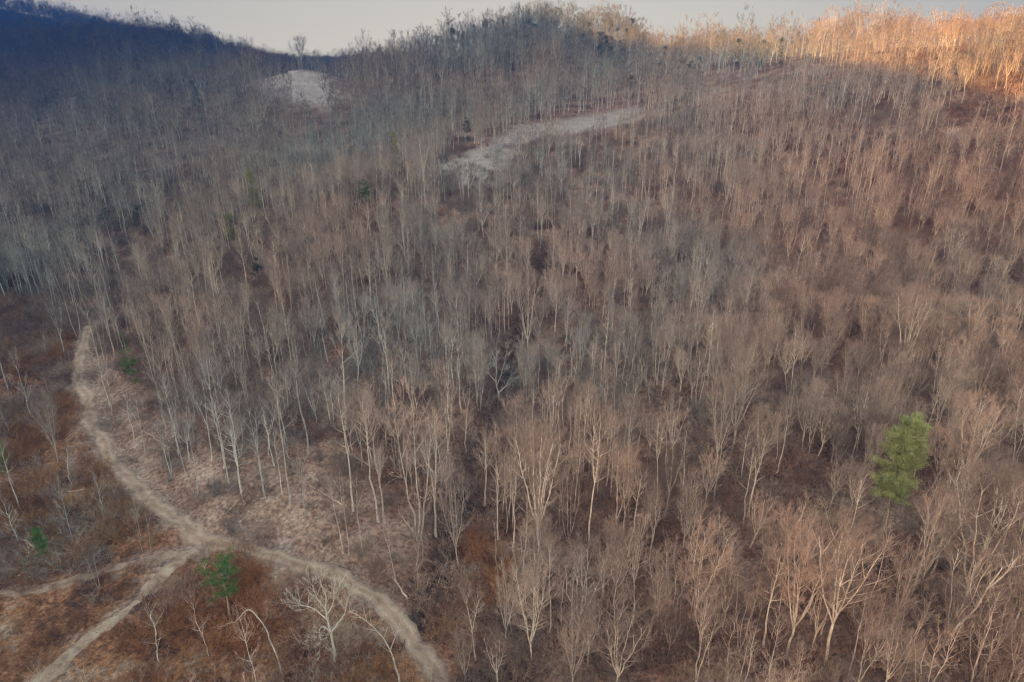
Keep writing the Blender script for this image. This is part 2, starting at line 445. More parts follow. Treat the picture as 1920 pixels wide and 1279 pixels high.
def tubes(mb, P0, P1, P2, r0, K=3, sides=3, tip=0.15):
    """many curved tapering stems at once"""
    N = len(P0)
    if N == 0: return
    ss = np.linspace(0, 1, K)
    ang = np.arange(sides) * 2 * math.pi / sides
    vs = []
    for k, t in enumerate(ss):
        s = np.full(N, t)
        p = bez(P0, P1, P2, s); T = bezt(P0, P1, P2, s)
        U, W = frames(T)
        r = r0 * (1 - t * (1 - tip))
        ring = p[:, None] + r[:, None, None] * (np.cos(ang)[None, :, None] * U[:, None] + np.sin(ang)[None, :, None] * W[:, None])
        vs.append(ring)
    V = np.stack(vs, 1)                       # N K sides 3
    b0 = (np.arange(N) * K * sides)[:, None, None]
    k = np.arange(K-1)[None, :, None] * sides; j = np.arange(sides)[None, None, :]; j2 = (j + 1) % sides
    f = np.stack([b0+k+j, b0+k+j2, b0+k+sides+j2, b0+k+sides+j], -1).reshape(-1, 4)
    mb.add(V.reshape(-1, 3), None, f)
def spikes(mb, P0, P2, r0):
    """many thin three-sided twigs at once"""
    N = len(P0)
    if N == 0: return
    T = unit(P2 - P0); U, W = frames(T)
    ang = np.arange(3) * 2 * math.pi / 3
    ring = P0[:, None] + r0[:, None, None] * (np.cos(ang)[None, :, None] * U[:, None] + np.sin(ang)[None, :, None] * W[:, None])
    V = np.concatenate([ring, P2[:, None]], 1).reshape(-1, 3)
    b = (np.arange(N) * 4)[:, None]
    f = np.concatenate([np.stack([b[:,0]+i, b[:,0]+(i+1) % 3, b[:,0]+3], -1) for i in range(3)])
    mb.add(V, f)
def path_tube(mb, pts, rad, sides=6):
    pts = np.asarray(pts, float); rad = np.asarray(rad, float)
    T = np.gradient(pts, axis=0); T = unit(T)
    U = unit(np.cross(T, np.array([0.13, 0.97, 0.2]))); W = np.cross(T, U)
    ang = np.arange(sides) * 2 * math.pi / sides
    V = pts[:, None] + rad[:, None, None] * (np.cos(ang)[None,:,None] * U[:,None] + np.sin(ang)[None,:,None] * W[:,None])
    K = len(pts)
    k = np.arange(K-1)[:, None] * sides; j = np.arange(sides)[None]; j2 = (j+1) % sides
    f = np.stack([k+j, k+j2, k+sides+j2, k+sides+j], -1).reshape(-1, 4)
    cap = [list(range((K-1)*sides, K*sides))]
    mb.add(V.reshape(-1, 3), [[(K-1)*sides, (K-1)*sides+i, (K-1)*sides+i+1] for i in range(1, sides-1)], f)

# ------------------------------------------------------------------ bare trees
def wob(rng, n, amp):
    a = rng.normal(0, 1, (n, 2)).cumsum(0)
    a -= np.linspace(0, 1, n)[:, None] * a[-1] * 0.5
    a[0] = 0
    return a * amp
def leader(rng, base, top, r0, r1, n=9, amp=0.12, bow=0.0):
    t = np.linspace(0, 1, n)[:, None]
    base = np.array(base, float); top = np.array(top, float)
    mid = (base + top) / 2 + np.array([0, 0, abs(bow) * 0.6]) + bow * unit(np.array([top[0]-base[0], top[1]-base[1], 0.0]) + 1e-6)
    p = (1-t)**2 * base + 2*t*(1-t) * mid + t*t * top
    p[:, :2] += wob(rng, n, amp)
    r = r0 + (r1 - r0) * (t[:, 0] ** 0.8)
    if base[2] < 0.1: r[0] *= 1.35
    return p, r
def sample_path(p, t):
    """points and tangents of a polyline at t in 0..1"""
    k = t * (len(p) - 1); i = np.clip(k.astype(int), 0, len(p) - 2); f = (k - i)[:, None]
    return p[i] * (1-f) + p[i+1] * f, unit(p[i+1] - p[i])
def children(rng, par, k, lo, hi, spread, up, ratio, maxlen=99):
    P0, P1, P2, R, L = par
    N = len(P0)
    s = rng.uniform(lo, hi, (N, k)); s[:, 0] = hi
    rep = lambda a: np.repeat(a, k, axis=0)
    s = s.ravel()
    p = bez(rep(P0), rep(P1), rep(P2), s); T = bezt(rep(P0), rep(P1), rep(P2), s)
    side = rng.normal(0, 1, p.shape); side -= (side * T).sum(-1, keepdims=True) * T; side = unit(side)
    D = unit(T + side * spread * rng.uniform(.5, 1.35, (len(p), 1)) + np.array([0, 0, up]))
    Ln = np.minimum(rep(L) * ratio * rng.uniform(.6, 1.25, len(p)) * (1.15 - 0.5 * s), maxlen)
    D2 = unit(D + np.array([0, 0, up * 0.8]) + rng.normal(0, .12, D.shape))
    q1 = p + D * Ln[:, None] * .5; q2 = q1 + D2 * Ln[:, None] * .5
    r = rep(R) * (1 - s * .8) * .62
    return p, q1, q2, r, Ln
def grow(seed, leaders, R, t0=0.5, nl1=14, th=(50, 28), dome=0.4, k2=5, k3=4, k4=2, up=0.28, tr=1.0, lod=0, r1f=0.34, twiglen=1.0, sides=6):
    """leaders: [(points, radii)]; returns mesh builders of stem-and-limbs and of the twigs"""
    rng = np.random.default_rng(seed)
    tb, cb = MB(), MB()
    a0 = rng.uniform(0, 6.28)
    for li, (p, r) in enumerate(leaders):
        path_tube(tb, p, r, sides)
        t = np.sort(rng.uniform(0, 1, nl1)) ** 0.9
        t = t0 + (1 - t0) * t
        t[-1] = 0.995; t[-2] = 0.98
        x = (t - t0) / (1 - t0 + 1e-6)
        P, T = sample_path(p, t)
        az = a0 + np.arange(nl1) * 2.4 + rng.normal(0, .35, nl1)
        ang = np.radians(th[0] + (th[1] - th[0]) * x + rng.normal(0, 7, nl1))
        out = np.stack([np.cos(az), np.sin(az), 0 * az], -1)
        D = unit(T * np.cos(ang)[:, None] + out * np.sin(ang)[:, None])
        env = np.sqrt(np.clip(1 - ((x - dome) / (1.06 - dome if True else 1)) ** 2, 0.08, 1))
        env = np.where(x < dome, np.sqrt(np.clip(1 - ((dome - x) / (dome + .35)) ** 2, .1, 1)), env)
        Ln = R * env * rng.uniform(.75, 1.2, nl1) / np.maximum(np.sin(ang), .45)
        D2 = unit(D + np.array([0, 0, .45]))
        P1 = P + D * Ln[:, None] * .5; P2 = P1 + D2 * Ln[:, None] * .5
        rr = np.interp(t, np.linspace(0, 1, len(r)), r)
        R1 = np.minimum(rr * .75, np.maximum(rr * r1f, .02) + Ln * .006)
        tubes(tb, P, P1, P2, R1, K=5, sides=4 if not lod else 3)
        L1 = (P, P1, P2, R1, Ln)
        L2 = children(rng, L1, k2, .15, .97, .75, up * .9, .52)
        tubes(cb, *L2[:3], np.maximum(L2[3], .016 * tr), K=3, sides=3)
        L3 = children(rng, L2, k3, .1, .98, .75, up * .9, .6, 1.8 * twiglen)
        spikes(cb, L3[0], L3[2], np.full(len(L3[0]), .021 * tr))
        if k4:
            L4 = children(rng, L3, k4, .1, .98, .75, up * .7, .62, 1.0 * twiglen)
            spikes(cb, L4[0], L4[2], np.full(len(L4[0]), .016 * tr))
    return tb, cb
def mk_pole(seed, H=22, R=2.3, r=.2, t0=.5, lod=0, n=15, lean=1.0):
    rng = np.random.default_rng(seed)
    top = (rng.normal(0, .5*lean), rng.normal(0, .5*lean), H)
    L = [leader(rng, (0,0,-.4), top, r, .03, 11, .13)]
    if rng.random() < .35:
        p, rr = L[0]; q, _ = sample_path(p, np.array([rng.uniform(.35, .55)]))
        L.append(leader(rng, q[0], q[0] + np.array([rng.normal(0, 1.3), rng.normal(0, 1.3), H * .42]), r * .55, .03, 7, .1))
    k = dict(k2=5, k3=4, k4=2, tr=1.0) if not lod else dict(k2=4, k3=3, k4=2, tr=3.0, twiglen=1.25)
    return grow(seed, L, R, t0=t0, nl1=n if not lod else 9, th=(62, 26), dome=.45, lod=lod, **k)
def mk_round(seed, H=17, R=4.3, r=.175, fork=.36, nlead=4, lod=0, spread=.62):
    rng = np.random.default_rng(seed)
    q = np.array([rng.normal(0, .3), rng.normal(0, .3), H * fork])
    L = [leader(rng, (0,0,-.4), q, r, r * .72, 6, .08)]
    a0 = rng.uniform(0, 6.28)
    Ls = []
    for i in range(nlead):
        a = a0 + i * 6.283 / nlead + rng.normal(0, .25)
        d = R * spread * rng.uniform(.7, 1.1) if i else R * .12
        top = q + np.array([math.cos(a) * d, math.sin(a) * d, H * (1 - fork) * rng.uniform(.84, .98)])
        Ls.append(leader(rng, q, top, r * .58, .03, 8, .12, bow=R * .13))
    k = dict(k2=6, k3=5, k4=3) if not lod else dict(k2=4, k3=3, k4=2, tr=3.0, twiglen=1.25)
    tb, cb = grow(seed + 1, Ls, R * .5, t0=.14, nl1=11 if not lod else 6, th=(58, 28), dome=.62, up=.34, lod=lod, **k)
    path_tube(tb, *L[0], 7)
    return tb, cb
def mk_multi(seed, H=15, R=2.0, k=3, r=.12, lod=0, spread=2.6, t0=.35):
    rng = np.random.default_rng(seed)
    Ls = []
    a0 = rng.uniform(0, 6.28)
    for i in range(k):
        a = a0 + i * 6.283 / k + rng.normal(0, .3)
        d = rng.uniform(.5, 1) * spread
        Ls.append(leader(rng, (math.cos(a)*.2, math.sin(a)*.2, -.3), (math.cos(a)*d, math.sin(a)*d, H*rng.uniform(.8, 1.05)), r, .025, 9, .14, bow=.3))
    kk = dict(k2=5, k3=5, k4=2) if not lod else dict(k2=3, k3=3, k4=1, tr=2.4, twiglen=1.3)
    return grow(seed + 1, Ls, R, t0=t0, nl1=11 if not lod else 7, th=(55, 24), dome=.45, lod=lod, **kk)

def obj(name, me, parent=None):
    o = bpy.data.objects.new(name, me); C.objects.link(o)
    if parent: o.parent = parent
    return o
def tag(o, label, cat, group=None, kind=None):
    o["label"] = label; o["category"] = cat
    if group: o["group"] = group
    if kind: o["kind"] = kind
    return o

# ------------------------------------------------------------------ the setting
def grid_mesh(name):
    ny, nx = MX.shape
    V = np.stack([MX, MY, GZ], -1).reshape(-1, 3)
    i = np.arange(nx - 1)[None]; j = np.arange(ny - 1)[:, None]
    a = j * nx + i
    t1 = np.stack([a, a + 1, a + nx + 1], -1).reshape(-1, 3)
    t2 = np.stack([a, a + nx + 1, a + nx], -1).reshape(-1, 3)
    mb = MB(); mb.add(V, np.concatenate([t1, t2]))
    return mb.mesh(name, [M_GROUND])
gm = grid_mesh("ground")
fx, fy = MX.ravel(), MY.ravel()
near = (fy > 40) & (fy < 620) & (fx > -330) & (fx < 330)
zc_ = np.zeros((len(fx), 4), np.float32); zc_[:, 3] = 1
nx_, ny_ = fx[near], fy[near]
zr = np.maximum(zone(OPENL, nx_, ny_, 7), zone(GULLY, nx_, ny_, 4))
zg = np.maximum(zone(MEADOW, nx_, ny_, 5), zone(KNOLL, nx_, ny_, 6))
rdn = road_dist(nx_, ny_)
zg = np.maximum(zg, np.clip(1 - (rdn + 1.0 + vnoise(nx_, ny_, 3, 4) * 3.5) / 2.0, 0, 1) * .6)
zs_ = np.clip(1.2 - stream_dist(nx_, ny_) / 4.2, 0, 1)
zr *= 1 - zs_; zg *= 1 - zs_
zb = (1 - zs_) * zone(SPURFOOT, nx_, ny_, 5) * np.clip(1.1 - (nx_ + 62) / 90, 0, 1)
zc_[near, 0] = zr; zc_[near, 1] = zg; zc_[near, 2] = zb
at_ = gm.attributes.new("zone", 'FLOAT_COLOR', 'POINT'); at_.data.foreach_set("color", zc_.ravel())
wv = np.zeros(len(fx), np.float32); wv[near] = np.clip(1.25 - stream_dist(nx_, ny_) / 3.4, 0, 1) * .9
at2 = gm.attributes.new("wet", 'FLOAT', 'POINT'); at2.data.foreach_set("value", wv)
ground = obj("ground", gm)
tag(ground, "leaf covered hillside, valley floor and ridges under the bare trees", "ground", None, "structure")
def road(name, idx, label, m=None):
    L, wd = ROADS[idx]
    K = 9
    T = unit(np.gradient(L, axis=0)); Nn = np.stack([-T[:,1], T[:,0]], -1)
    wob_l = wd * (1 + .16 * np.sin(np.arange(len(L)) * .37 + idx)) + vnoise(L[:,0], L[:,1], 1.6, 5) * 1.5
    wob_r = wd * (1 + .16 * np.sin(np.arange(len(L)) * .29 + 2)) + vnoise(L[:,0], L[:,1], 1.4, 6) * 1.5
    V = []; ac = []
    for k in range(K):
        u = k / (K - 1)
        off = -wob_l + (wob_l + wob_r) * u
        p = L + Nn * off[:, None]
        edge = (k in (0, K - 1))
        z = ground_z(p[:,0], p[:,1]) + (-.10 if edge else .07)
        if 0 < k < K - 1:
            z = z - .05 * math.exp(-((abs(u - .5) - .2) / .07) ** 2)
        V.append(np.stack([p[:,0], p[:,1], z], -1)); ac.append(np.full(len(L), u))
    V = np.stack(V, 1); n_ = len(L)
    i = np.arange(n_ - 1)[:, None] * K; j = np.arange(K - 1)[None]
    f = np.stack([i+j, i+j+1, i+K+j+1, i+K+j], -1).reshape(-1, 4)
    mb = MB(); mb.add(V.reshape(-1, 3), None, f[:, ::-1])
    me = mb.mesh(name, [m or M_ROAD])
    a = me.attributes.new("across", 'FLOAT', 'POINT'); a.data.foreach_set("value", np.stack(ac, 1).ravel().astype(np.float32))
    return tag(obj(name, me), label, "dirt road", None, "structure")
road("dirt_road", 0, "pale dirt road curving round the foot of the wooded spur")
road("dirt_track", 1, "dusty side track leaving the road junction down to the near corner", M_TRACK)
road("grassy_lane", 2, "faint grassy lane leading from the junction across the brushy flat", M_LANE)

M_WATER, nt, b = mat("dark_stream_water", 0.45)
b.inputs["Base Color"].default_value = (0.012, 0.016, 0.016, 1); b.inputs["Specular IOR Level"].default_value = 0.5
T_ = unit(np.gradient(STREAM, axis=0)); N_ = np.stack([-T_[:,1], T_[:,0]], -1)
sw_ = .34 + vnoise(STREAM[:,0], STREAM[:,1], 3.1, 77) * .4
V_ = []
for u_ in (-1, -.4, .4, 1):
    p_ = STREAM + N_ * (sw_ * u_)[:, None]
    V_.append(np.stack([p_[:,0], p_[:,1], ground_z(p_[:,0], p_[:,1]) + (.06 if abs(u_) < 1 else -.05)], -1))
V_ = np.stack(V_, 1); i_ = np.arange(len(STREAM) - 1)[:, None] * 4; j_ = np.arange(3)[None]
mb_ = MB(); mb_.add(V_.reshape(-1, 3), None, np.stack([i_+j_, i_+j_+1, i_+4+j_+1, i_+4+j_], -1).reshape(-1, 4)[:, ::-1])
tag(obj("stream", mb_.mesh("stream", [M_WATER])), "narrow dark stream running down the wooded gully", "stream", None, "structure")

#--TREES--
# ------------------------------------------------------------------ tree kinds (stem mesh and twig mesh each)
PROTO = {}
def proto(key, tbcb, bark=None, twig=None):
    tb, cb = tbcb
    PROTO[key] = (tb.mesh("trunk_" + key, [bark or M_BARK]), cb.mesh("crown_" + key, [twig or M_TWIG], False))
for i in range(5): proto("pole%d" % i, mk_pole(10 + i, H=21, R=2.5 + .35 * (i % 3), t0=.40 + .07 * (i % 3)))
for i in range(4): proto("round%d" % i, mk_round(40 + i, H=17, R=4.0 + .3 * i, fork=.22 + .06 * (i % 3), nlead=5 + i % 2))
for i in range(3): proto("clump%d" % i, mk_multi(60 + i, H=15, k=2 + i, spread=1.8 + .5 * i))
for i in range(3): proto("young%d" % i, mk_pole(80 + i, H=10, R=1.9, r=.075, t0=.25, n=12))
HOF = dict(pole=21.0, round=17.0, clump=15.0, young=10.0)

# joined versions for the mass of trees; thicker and fewer twigs far away
SRC = bpy.data.collections.new("forest_kinds")
def joined(name, tb, cb, bark, twig):
    mb = MB()
    for part in (tb, cb):
        off = mb.n
        V = np.concatenate(part.v)
        mb.add(V, np.concatenate(part.f3) if part.f3 else None, np.concatenate(part.f4) if part.f4 else None)
        if part is tb: nt_ = (sum(len(a) for a in tb.f3), sum(len(a) for a in tb.f4))
    me = mb.mesh(name, [bark, twig], False)
    n3 = sum(len(a) for a in mb.f3); n4 = sum(len(a) for a in mb.f4)
    mi = np.ones(n3 + n4, np.int32)
    mi[:nt_[0]] = 0; mi[n3:n3 + nt_[1]] = 0
    me.polygons.foreach_set("material_index", mi)
    o = bpy.data.objects.new(name, me); SRC.objects.link(o)
    return o
def pine_mesh(seed, H=14, R=2.6, t0=.45, flat=.5, n=26, puff=46, gap=.0, r=.16, shape='cone', tuft=.36):
    """tapered stem, whorled boughs, and tufts of needles along them"""
    rng = np.random.default_rng(seed)
    tb, cb = MB(), MB()
    p, rr = leader(rng, (0,0,-.3), (rng.normal(0,.3), rng.normal(0,.3), H), r, .03, 9, .08)
    path_tube(tb, p, rr, 7)
    t = np.sort(t0 + (1 - t0) * rng.uniform(0, 1, n)); t[-1] = .99
    x = (t - t0) / (1 - t0)
    P, T = sample_path(p, t)
    az = np.arange(n) * 2.4 + rng.normal(0, .4, n)
    env = (1 - x) ** .75 + .12 if shape == 'cone' else np.sqrt(np.clip(1 - ((x - flat) / .62) ** 2, .08, 1))
    Ln = R * env * rng.uniform(.6, 1.15, n)
    D = unit(np.stack([np.cos(az), np.sin(az), .15 + .5 * x], -1))
    P1 = P + D * Ln[:, None] * .5; P2 = P1 + unit(D + [0, 0, .25]) * Ln[:, None] * .5
    tubes(tb, P, P1, P2, np.full(n, .045), K=4, sides=4)
    k = 5
    s = np.tile(np.linspace(.3, 1, k), n)
    Q = bez(np.repeat(P, k, 0), np.repeat(P1, k, 0), np.repeat(P2, k, 0), s) + rng.normal(0, .24 * R / 2.6, (n * k, 3)) * np.array([1.3, 1.3, .7])
    keep = rng.random(n * k) > gap
    Q = Q[keep]
    m = puff
    B = np.repeat(Q, m, 0) + rng.normal(0, tuft * .6, (len(Q) * m, 3)) * np.array([1, 1, .55])
    N_ = unit(rng.normal(0, 1, B.shape) + np.array([0, 0, .6]))
    spikes(cb, B, B + N_ * rng.uniform(.16, .4, (len(B), 1)) * (tuft / .36), np.full(len(B), .028 * (tuft / .36)))
    return tb, cb
kinds = []
def K_(name, tbcb, bark=None, twig=None):
    joined(name, *tbcb, bark or M_BARK, twig or M_TWIG); kinds.append(name)
for i in range(5): K_("a_pole%d" % i, mk_pole(110 + i, H=21, R=2.5 + .35 * (i % 3), t0=.40 + .07 * (i % 3)))           # 0-4
for i in range(3): K_("b_round%d" % i, mk_round(140 + i, H=17, R=4.4 + .4 * i, fork=.22 + .06 * i, nlead=5 + i % 2))                         # 5-7
for i in range(2): K_("c_clump%d" % i, mk_multi(160 + i, H=15, k=2 + i, spread=2))                                      # 8-9
for i in range(3): K_("d_young%d" % i, mk_pole(180 + i, H=10, R=1.9, r=.075, t0=.25, n=12))                             # 10-12
for i in range(3): K_("e_farpole%d" % i, mk_pole(210 + i, H=21, R=3.1, r=.17, t0=.36, lod=1))                            # 13-15
for i in range(3): K_("f_farround%d" % i, mk_round(240 + i, H=17, R=4.2, r=.22, lod=1))                                 # 16-18
K_("g_farconifer", pine_mesh(300, H=17, R=2.6, t0=.12, n=34, puff=9, tuft=.7), M_PBARK, M_DARKN)                        # 19

# ------------------------------------------------------------------ where the trees stand
rng = np.random.default_rng(7)
placed = []                                   # (x, y, key, height) of the trees built one by one
def z_at(x, y): return float(ground_z(x, y)[0])
def need_height(x, y, py_top):
    """height that brings the top of a tree standing at x, y up to a line of the picture"""
    z = z_at(x, y)
    zc0 = y * CP - (z - 72) * SP; up0 = y * SP + (z - 72) * CP
    v = (639.5 - py_top) / FPX
    return (v * zc0 - up0) / (CP + v * SP)
SPREAD = dict(pole=1.0, round=1.0, clump=1.0, young=1.0)
def stand(key, x, y, h, rz, lean=(0, 0), wide=1.0, name="bare_tree"):
    base = key.rstrip("0123456789")
    s = h / HOF[base]
    root = bpy.data.objects.new(name, None); C.objects.link(root)
    root.location = (x, y, z_at(x, y)); root.rotation_euler = (lean[0], lean[1], rz)
    root.scale = (s * wide, s * wide, s); root.empty_display_size = .5
    tm, cm = PROTO[key]
    obj("trunk", tm, root); obj("crown", cm, root)
    placed.append((x, y, key, h))
    return root

# picked trees: kind, base point, top line, width factor, label
HERO = [
 ("pole0", (545,952), 745, 1.0, "tall pale slender tree standing lowest on the pink leaf slope of the spur"),
 ("clump0", (370,935), 770, .8, "pair of slender stems forking near the ground just above the dirt road"),
 ("pole1", (430,912), 745, .9, "thin straight pale tree standing alone between the twin stems and the tall spur tree"),
 ("pole2", (498,934), 770, .9, "dark barked tree with a bushy base on the pink leaf slope"),
 ("pole3", (398,865), 720, .8, "dark thin trunk standing on the bare pink bank above the road curve"),
 ("pole4", (578,855), 640, 1.0, "straight pale trunk on the spur directly above the lowest tall spur tree"),
 ("pole0", (648,808), 620, 1.0, "straight grey trunk rising from a dark hollow on the wooded spur"),
 ("pole1", (662,958), 745, 1.0, "tall trunk with a bent foot at the edge of the dense spur wood"),
 ("pole2", (643,1040), 900, .7, "broken thin trunk beside the rust brush patch above the road"),
 ("pole3", (655,1046), 880, .7, "thin crooked trunk rising from the rust brush patch above the road"),
 ("young0", (680,1045), 915, .7, "short straight pale pole tree standing right above the road bend"),
 ("pole4", (710,981), 760, 1.0, "long curved trunk, upper of the close pair on the lower spur"),
 ("pole0", (722,983), 770, .9, "long curved trunk, lower of the close pair on the lower spur"),
 ("clump1", (785,1013), 770, 1.0, "cluster of curved pale trunks leaning out from one foot at the gully rim"),
 ("pole1", (817,1007), 780, 1.0, "tall pale tree at the rim of the dark gully beside the curved cluster"),
 ("young1", (793,1055), 920, .7, "thin sapling in the frosty grass below the curved cluster"),
 ("round0", (862,1070), 895, .75, "fan shaped tree on a long thin stem at the foot of the gully"),
 ("round1", (1014,1048), 825, 1.05, "big round headed tree with a twin trunk standing alone by the gully clearing"),
 ("clump2", (1065,1015), 900, .9, "low spreading bushy tree beside the big round headed tree"),
 ("round2", (1168,1010), 850, .9, "dome crowned tree on a long bare stem upslope of the big round headed tree"),
 ("pole2", (1105,1025), 790, .8, "slim leaning tree between the two dome crowned trees"),
 ("round3", (995,1245), 1080, 1.0, "broad grey crowned tree at the bottom of the picture beside the brushy hollow"),
 ("round0", (1085,1215), 1030, 1.1, "large twin stemmed fan crowned tree in the middle of the lower wood"),
 ("round1", (870,1300), 1200, 1.0, "low pale tree with long bare limbs where the road leaves the picture"),
 ("round2", (935,1305), 1195, .9, "low silvery tree next to the end of the road"),
 ("round3", (1155,1310), 1150, 1.1, "wide pinkish crown at the bottom edge below the fan crowned tree"),
 ("round0", (1300,1165), 1000, 1.1, "widest dome shaped crown in the lower wood, tan and finely twigged"),
 ("round1", (1470,1235), 1030, 1.1, "round tan crown on a forked pale trunk in the lower wood"),
 ("round2", (1547,1250), 1010, 1.05, "large spreading tree with golden limbs opening from a short forked trunk"),
 ("round3", (1800,1145), 905, 1.15, "huge spreading tree with long ascending pale limbs near the edge of the wood"),
 ("pole3", (1700,1130), 935, 1.0, "leaning slim tree with a bent pale stem beside the huge spreading tree"),
 ("round0", (1790,935), 760, 1.0, "tree with a thick tan leaning trunk just beyond the bright pine"),
 ("pole4", (1650,1010), 850, .9, "crooked pale stem standing below the bright pine"),
 ("round1", (1690,720), 560, 1.1, "fan shaped pale crown well above the bright pine"),
 ("round2", (1780,520), 425, 1.3, "wide fan shaped tree on the upper slope near the edge of the wood"),
 ("round3", (1370,850), 630, 1.1, "broad pale crowned tree in the middle of the far gully side"),
 ("round0", (1338,890), 720, .9, "small round tree below the broad pale crown"),
 ("round1", (992,680), 530, .8, "straight pale tree forking high beside the dark gully"),
 ("clump0", (148,636), 520, .9, "two white trunks leaning together above the far bend of the road"),
 ("round2", (122,672), 555, .8, "feathery tan tree left of the far bend of the road"),
 ("pole0", (18,742), 590, .9, "bright trunk at the edge of the brushy valley floor"),
 ("pole1", (40,960), 820, .9, "yellowish bushy tree leaning over the near brush"),
 ("young2", (60,790), 690, 1.0, "small leafless tree among fallen trunks on the valley floor"),
 ("round3", (110,870), 760, .7, "low bare tree with drooping limbs beside the orange brush"),
 ("young0", (138,1010), 915, .6, "thin pole tree in the brush left of the road junction"),
 ("young1", (195,985), 890, .8, "thin branching pole tree between the brush and the road"),
 ("young2", (265,1010), 935, .6, "short bare stem with a side branch above the grassy lane"),
 ("young0", (268,1036), 960, .5, "leaning grey stick of a tree at the edge of the grassy lane"),
 ("young1", (283,1032), 965, .5, "thin upright stick of a tree at the edge of the grassy lane"),
 ("young2", (392,1232), 1135, .8, "rust tinted sapling in the near brush"),
 ("young0", (480,1290), 1170, .7, "forked whitish sapling in the near brush"),
 ("round0", (902,299), 200, .55, "tall lone tree standing in the pale hillside meadow"),
 ("round2", (567,136), 74, 1.0, "lone dark tree standing on the pale knoll against the sky"),
 ("round2", (930,352), 268, .7, "tree with dark stem at the edge of the hillside meadow"),
 ("pole2", (765,374), 235, .9, "tallest slim pale tree just left of the hillside meadow"),
 ("pole3", (800,385), 262, .9, "slim pale tree against the foot of the hillside meadow"),
 ("clump0", (1600,420), 300, .9, "group of straight pale stems high on the sunny side slope"),
]
BEST = []
for key, (px, py), top, wide, label in HERO:
    x, y, z = at(px, py)
    h = need_height(x, y, top)
    o = stand(key, x, y, h, rng.uniform(0, 6.28), (rng.normal(0, .02), rng.normal(0, .02)), wide)
    tag(o, label, "bare tree", "bare trees of the valley wood")
    BEST.append((px, py, h))
print("hero heights", [(b[0], b[1], round(b[2], 1)) for b in BEST])

# the wood: scattered points, thinned by zone
def scatter(x0, x1, y0, y1, sp, seed):
    r = np.random.default_rng(seed)
    gx, gy = np.meshgrid(np.arange(x0, x1, sp), np.arange(y0, y1, sp))
    gx = gx + r.uniform(-.48, .48, gx.shape) * sp; gy = gy + r.uniform(-.48, .48, gy.shape) * sp
    return gx.ravel(), gy.ravel(), r
def visible(x, y, z, hgt):
    px, py, zc = to_px(np.stack([x, y, z + hgt], -1))
    px2, py2, _ = to_px(np.stack([x, y, z], -1))
    return (zc > 20) & (px > -140) & (px < 2060) & (py < 1400)
def hidden_behind(x, y, z, hgt):
    """True where the tree top lies under the line of sight over nearer ground"""
    T = np.stack([x, y, z + hgt], -1); out = np.zeros(len(x), bool)
    for s in np.linspace(.25, .97, 30):
        q = CAM + (T - CAM) * s
        out |= ground_z(q[:,0], q[:,1]) > q[:,2] + 1.5
    return out
def wood_points(x0, x1, y0, y1, sp, seed, far=False):
    x, y, r = scatter(x0, x1, y0, y1, sp, seed)
    z = ground_z(x, y)
    k = visible(x, y, z, 20); x, y, z = x[k], y[k], z[k]
    k = ~hidden_behind(x, y, z, 20); x, y, z = x[k], y[k], z[k]
    keep = (road_dist(x, y) > 1.6) & (stream_dist(x, y) > 2.8)
    keep &= ~(in_poly(x, y, MEADOW) & (r.random(len(x)) < .93)) & ~(in_poly(x, y, KNOLL) & (r.random(len(x)) < .97))
    ol = in_poly(x, y, OPENL); gu = in_poly(x, y, GULLY); sf = in_poly(x, y, SPURFOOT)
    px, py, zc = to_px(np.stack([x, y, z], -1))
    # the open bank above the road is nearly bare close to the road, fuller uphill
    rdist = road_dist(x, y)
    p = np.ones(len(x))
    p[ol] = .11
    p[gu] = .05
    p[sf] = np.clip((rdist[sf] + 5) / 15, .45, 1) * np.clip((x[sf] + 105) / 30, .5, 1)
    p *= np.clip(.78 + vnoise(x, y, 19, 12) * 1.1 + vnoise(x, y, 8, 13) * 1.3, .08, 1)
    keep &= r.random(len(x)) < p
    keep &= ~sight(x, y, z, 15, r) & ((np.hypot(x - kx_, y - ky_) > 34) | (r.random(len(x)) < .25))
    keep &= ~(veils(x, y, z, 19) & (r.random(len(x)) < .52))
    return x[keep], y[keep], z[keep], ol[keep], sf[keep], r
MEADOW_PX = [(812,300),(870,275),(985,225),(1080,212),(1205,190),(1225,205),(1170,245),(1060,255),(985,280),(950,335),(905,362),(820,352)]
KNOLL_PX = [(476,148),(568,128),(610,136),(660,180),(645,205),(590,208),(500,180)]
def veils(x, y, z, h):
    out = np.zeros(len(x), bool)
    for f in (.35, .6, .85, 1.0):
        a_, b_, _ = to_px(np.stack([x, y, z + h * f], -1))
        out |= in_poly(a_, b_, MEADOW_PX) | in_poly(a_, b_, KNOLL_PX)
    return out
SIGHT = [(470,312,502,410),(416,402,448,458),(672,344,702,398),(472,486,505,524),(242,624,276,720),(736,250,756,330),(1640,786,1745,905),(70,150,112,212),(1080,180,1100,222),(866,224,886,266),
         (392,1062,460,1150),(66,988,110,1050),(186,392,280,424),(936,695,958,755),(888,825,904,885),(822,1018,840,1056),(890,235,915,300)]
def sight(x, y, z, h, r):
    out = np.zeros(len(x), bool)
    cells = []
    for f in (.45, .6, .75, .9, 1.0):
        a_, b_, _ = to_px(np.stack([x, y, z + h * f], -1)); cells.append((a_, b_))
    _, pyb, zcb = to_px(np.stack([x, y, z], -1))
    for (x0, y0, x1, y1) in SIGHT:
        hit = np.zeros(len(x), bool)
        for a_, b_ in cells: hit |= (a_ > x0 - 6) & (a_ < x1 + 6) & (b_ > y0 - 4) & (b_ < y1 + 4)
        out |= hit & (pyb > y1 + 6)
    return out & (r.random(len(x)) < .85)
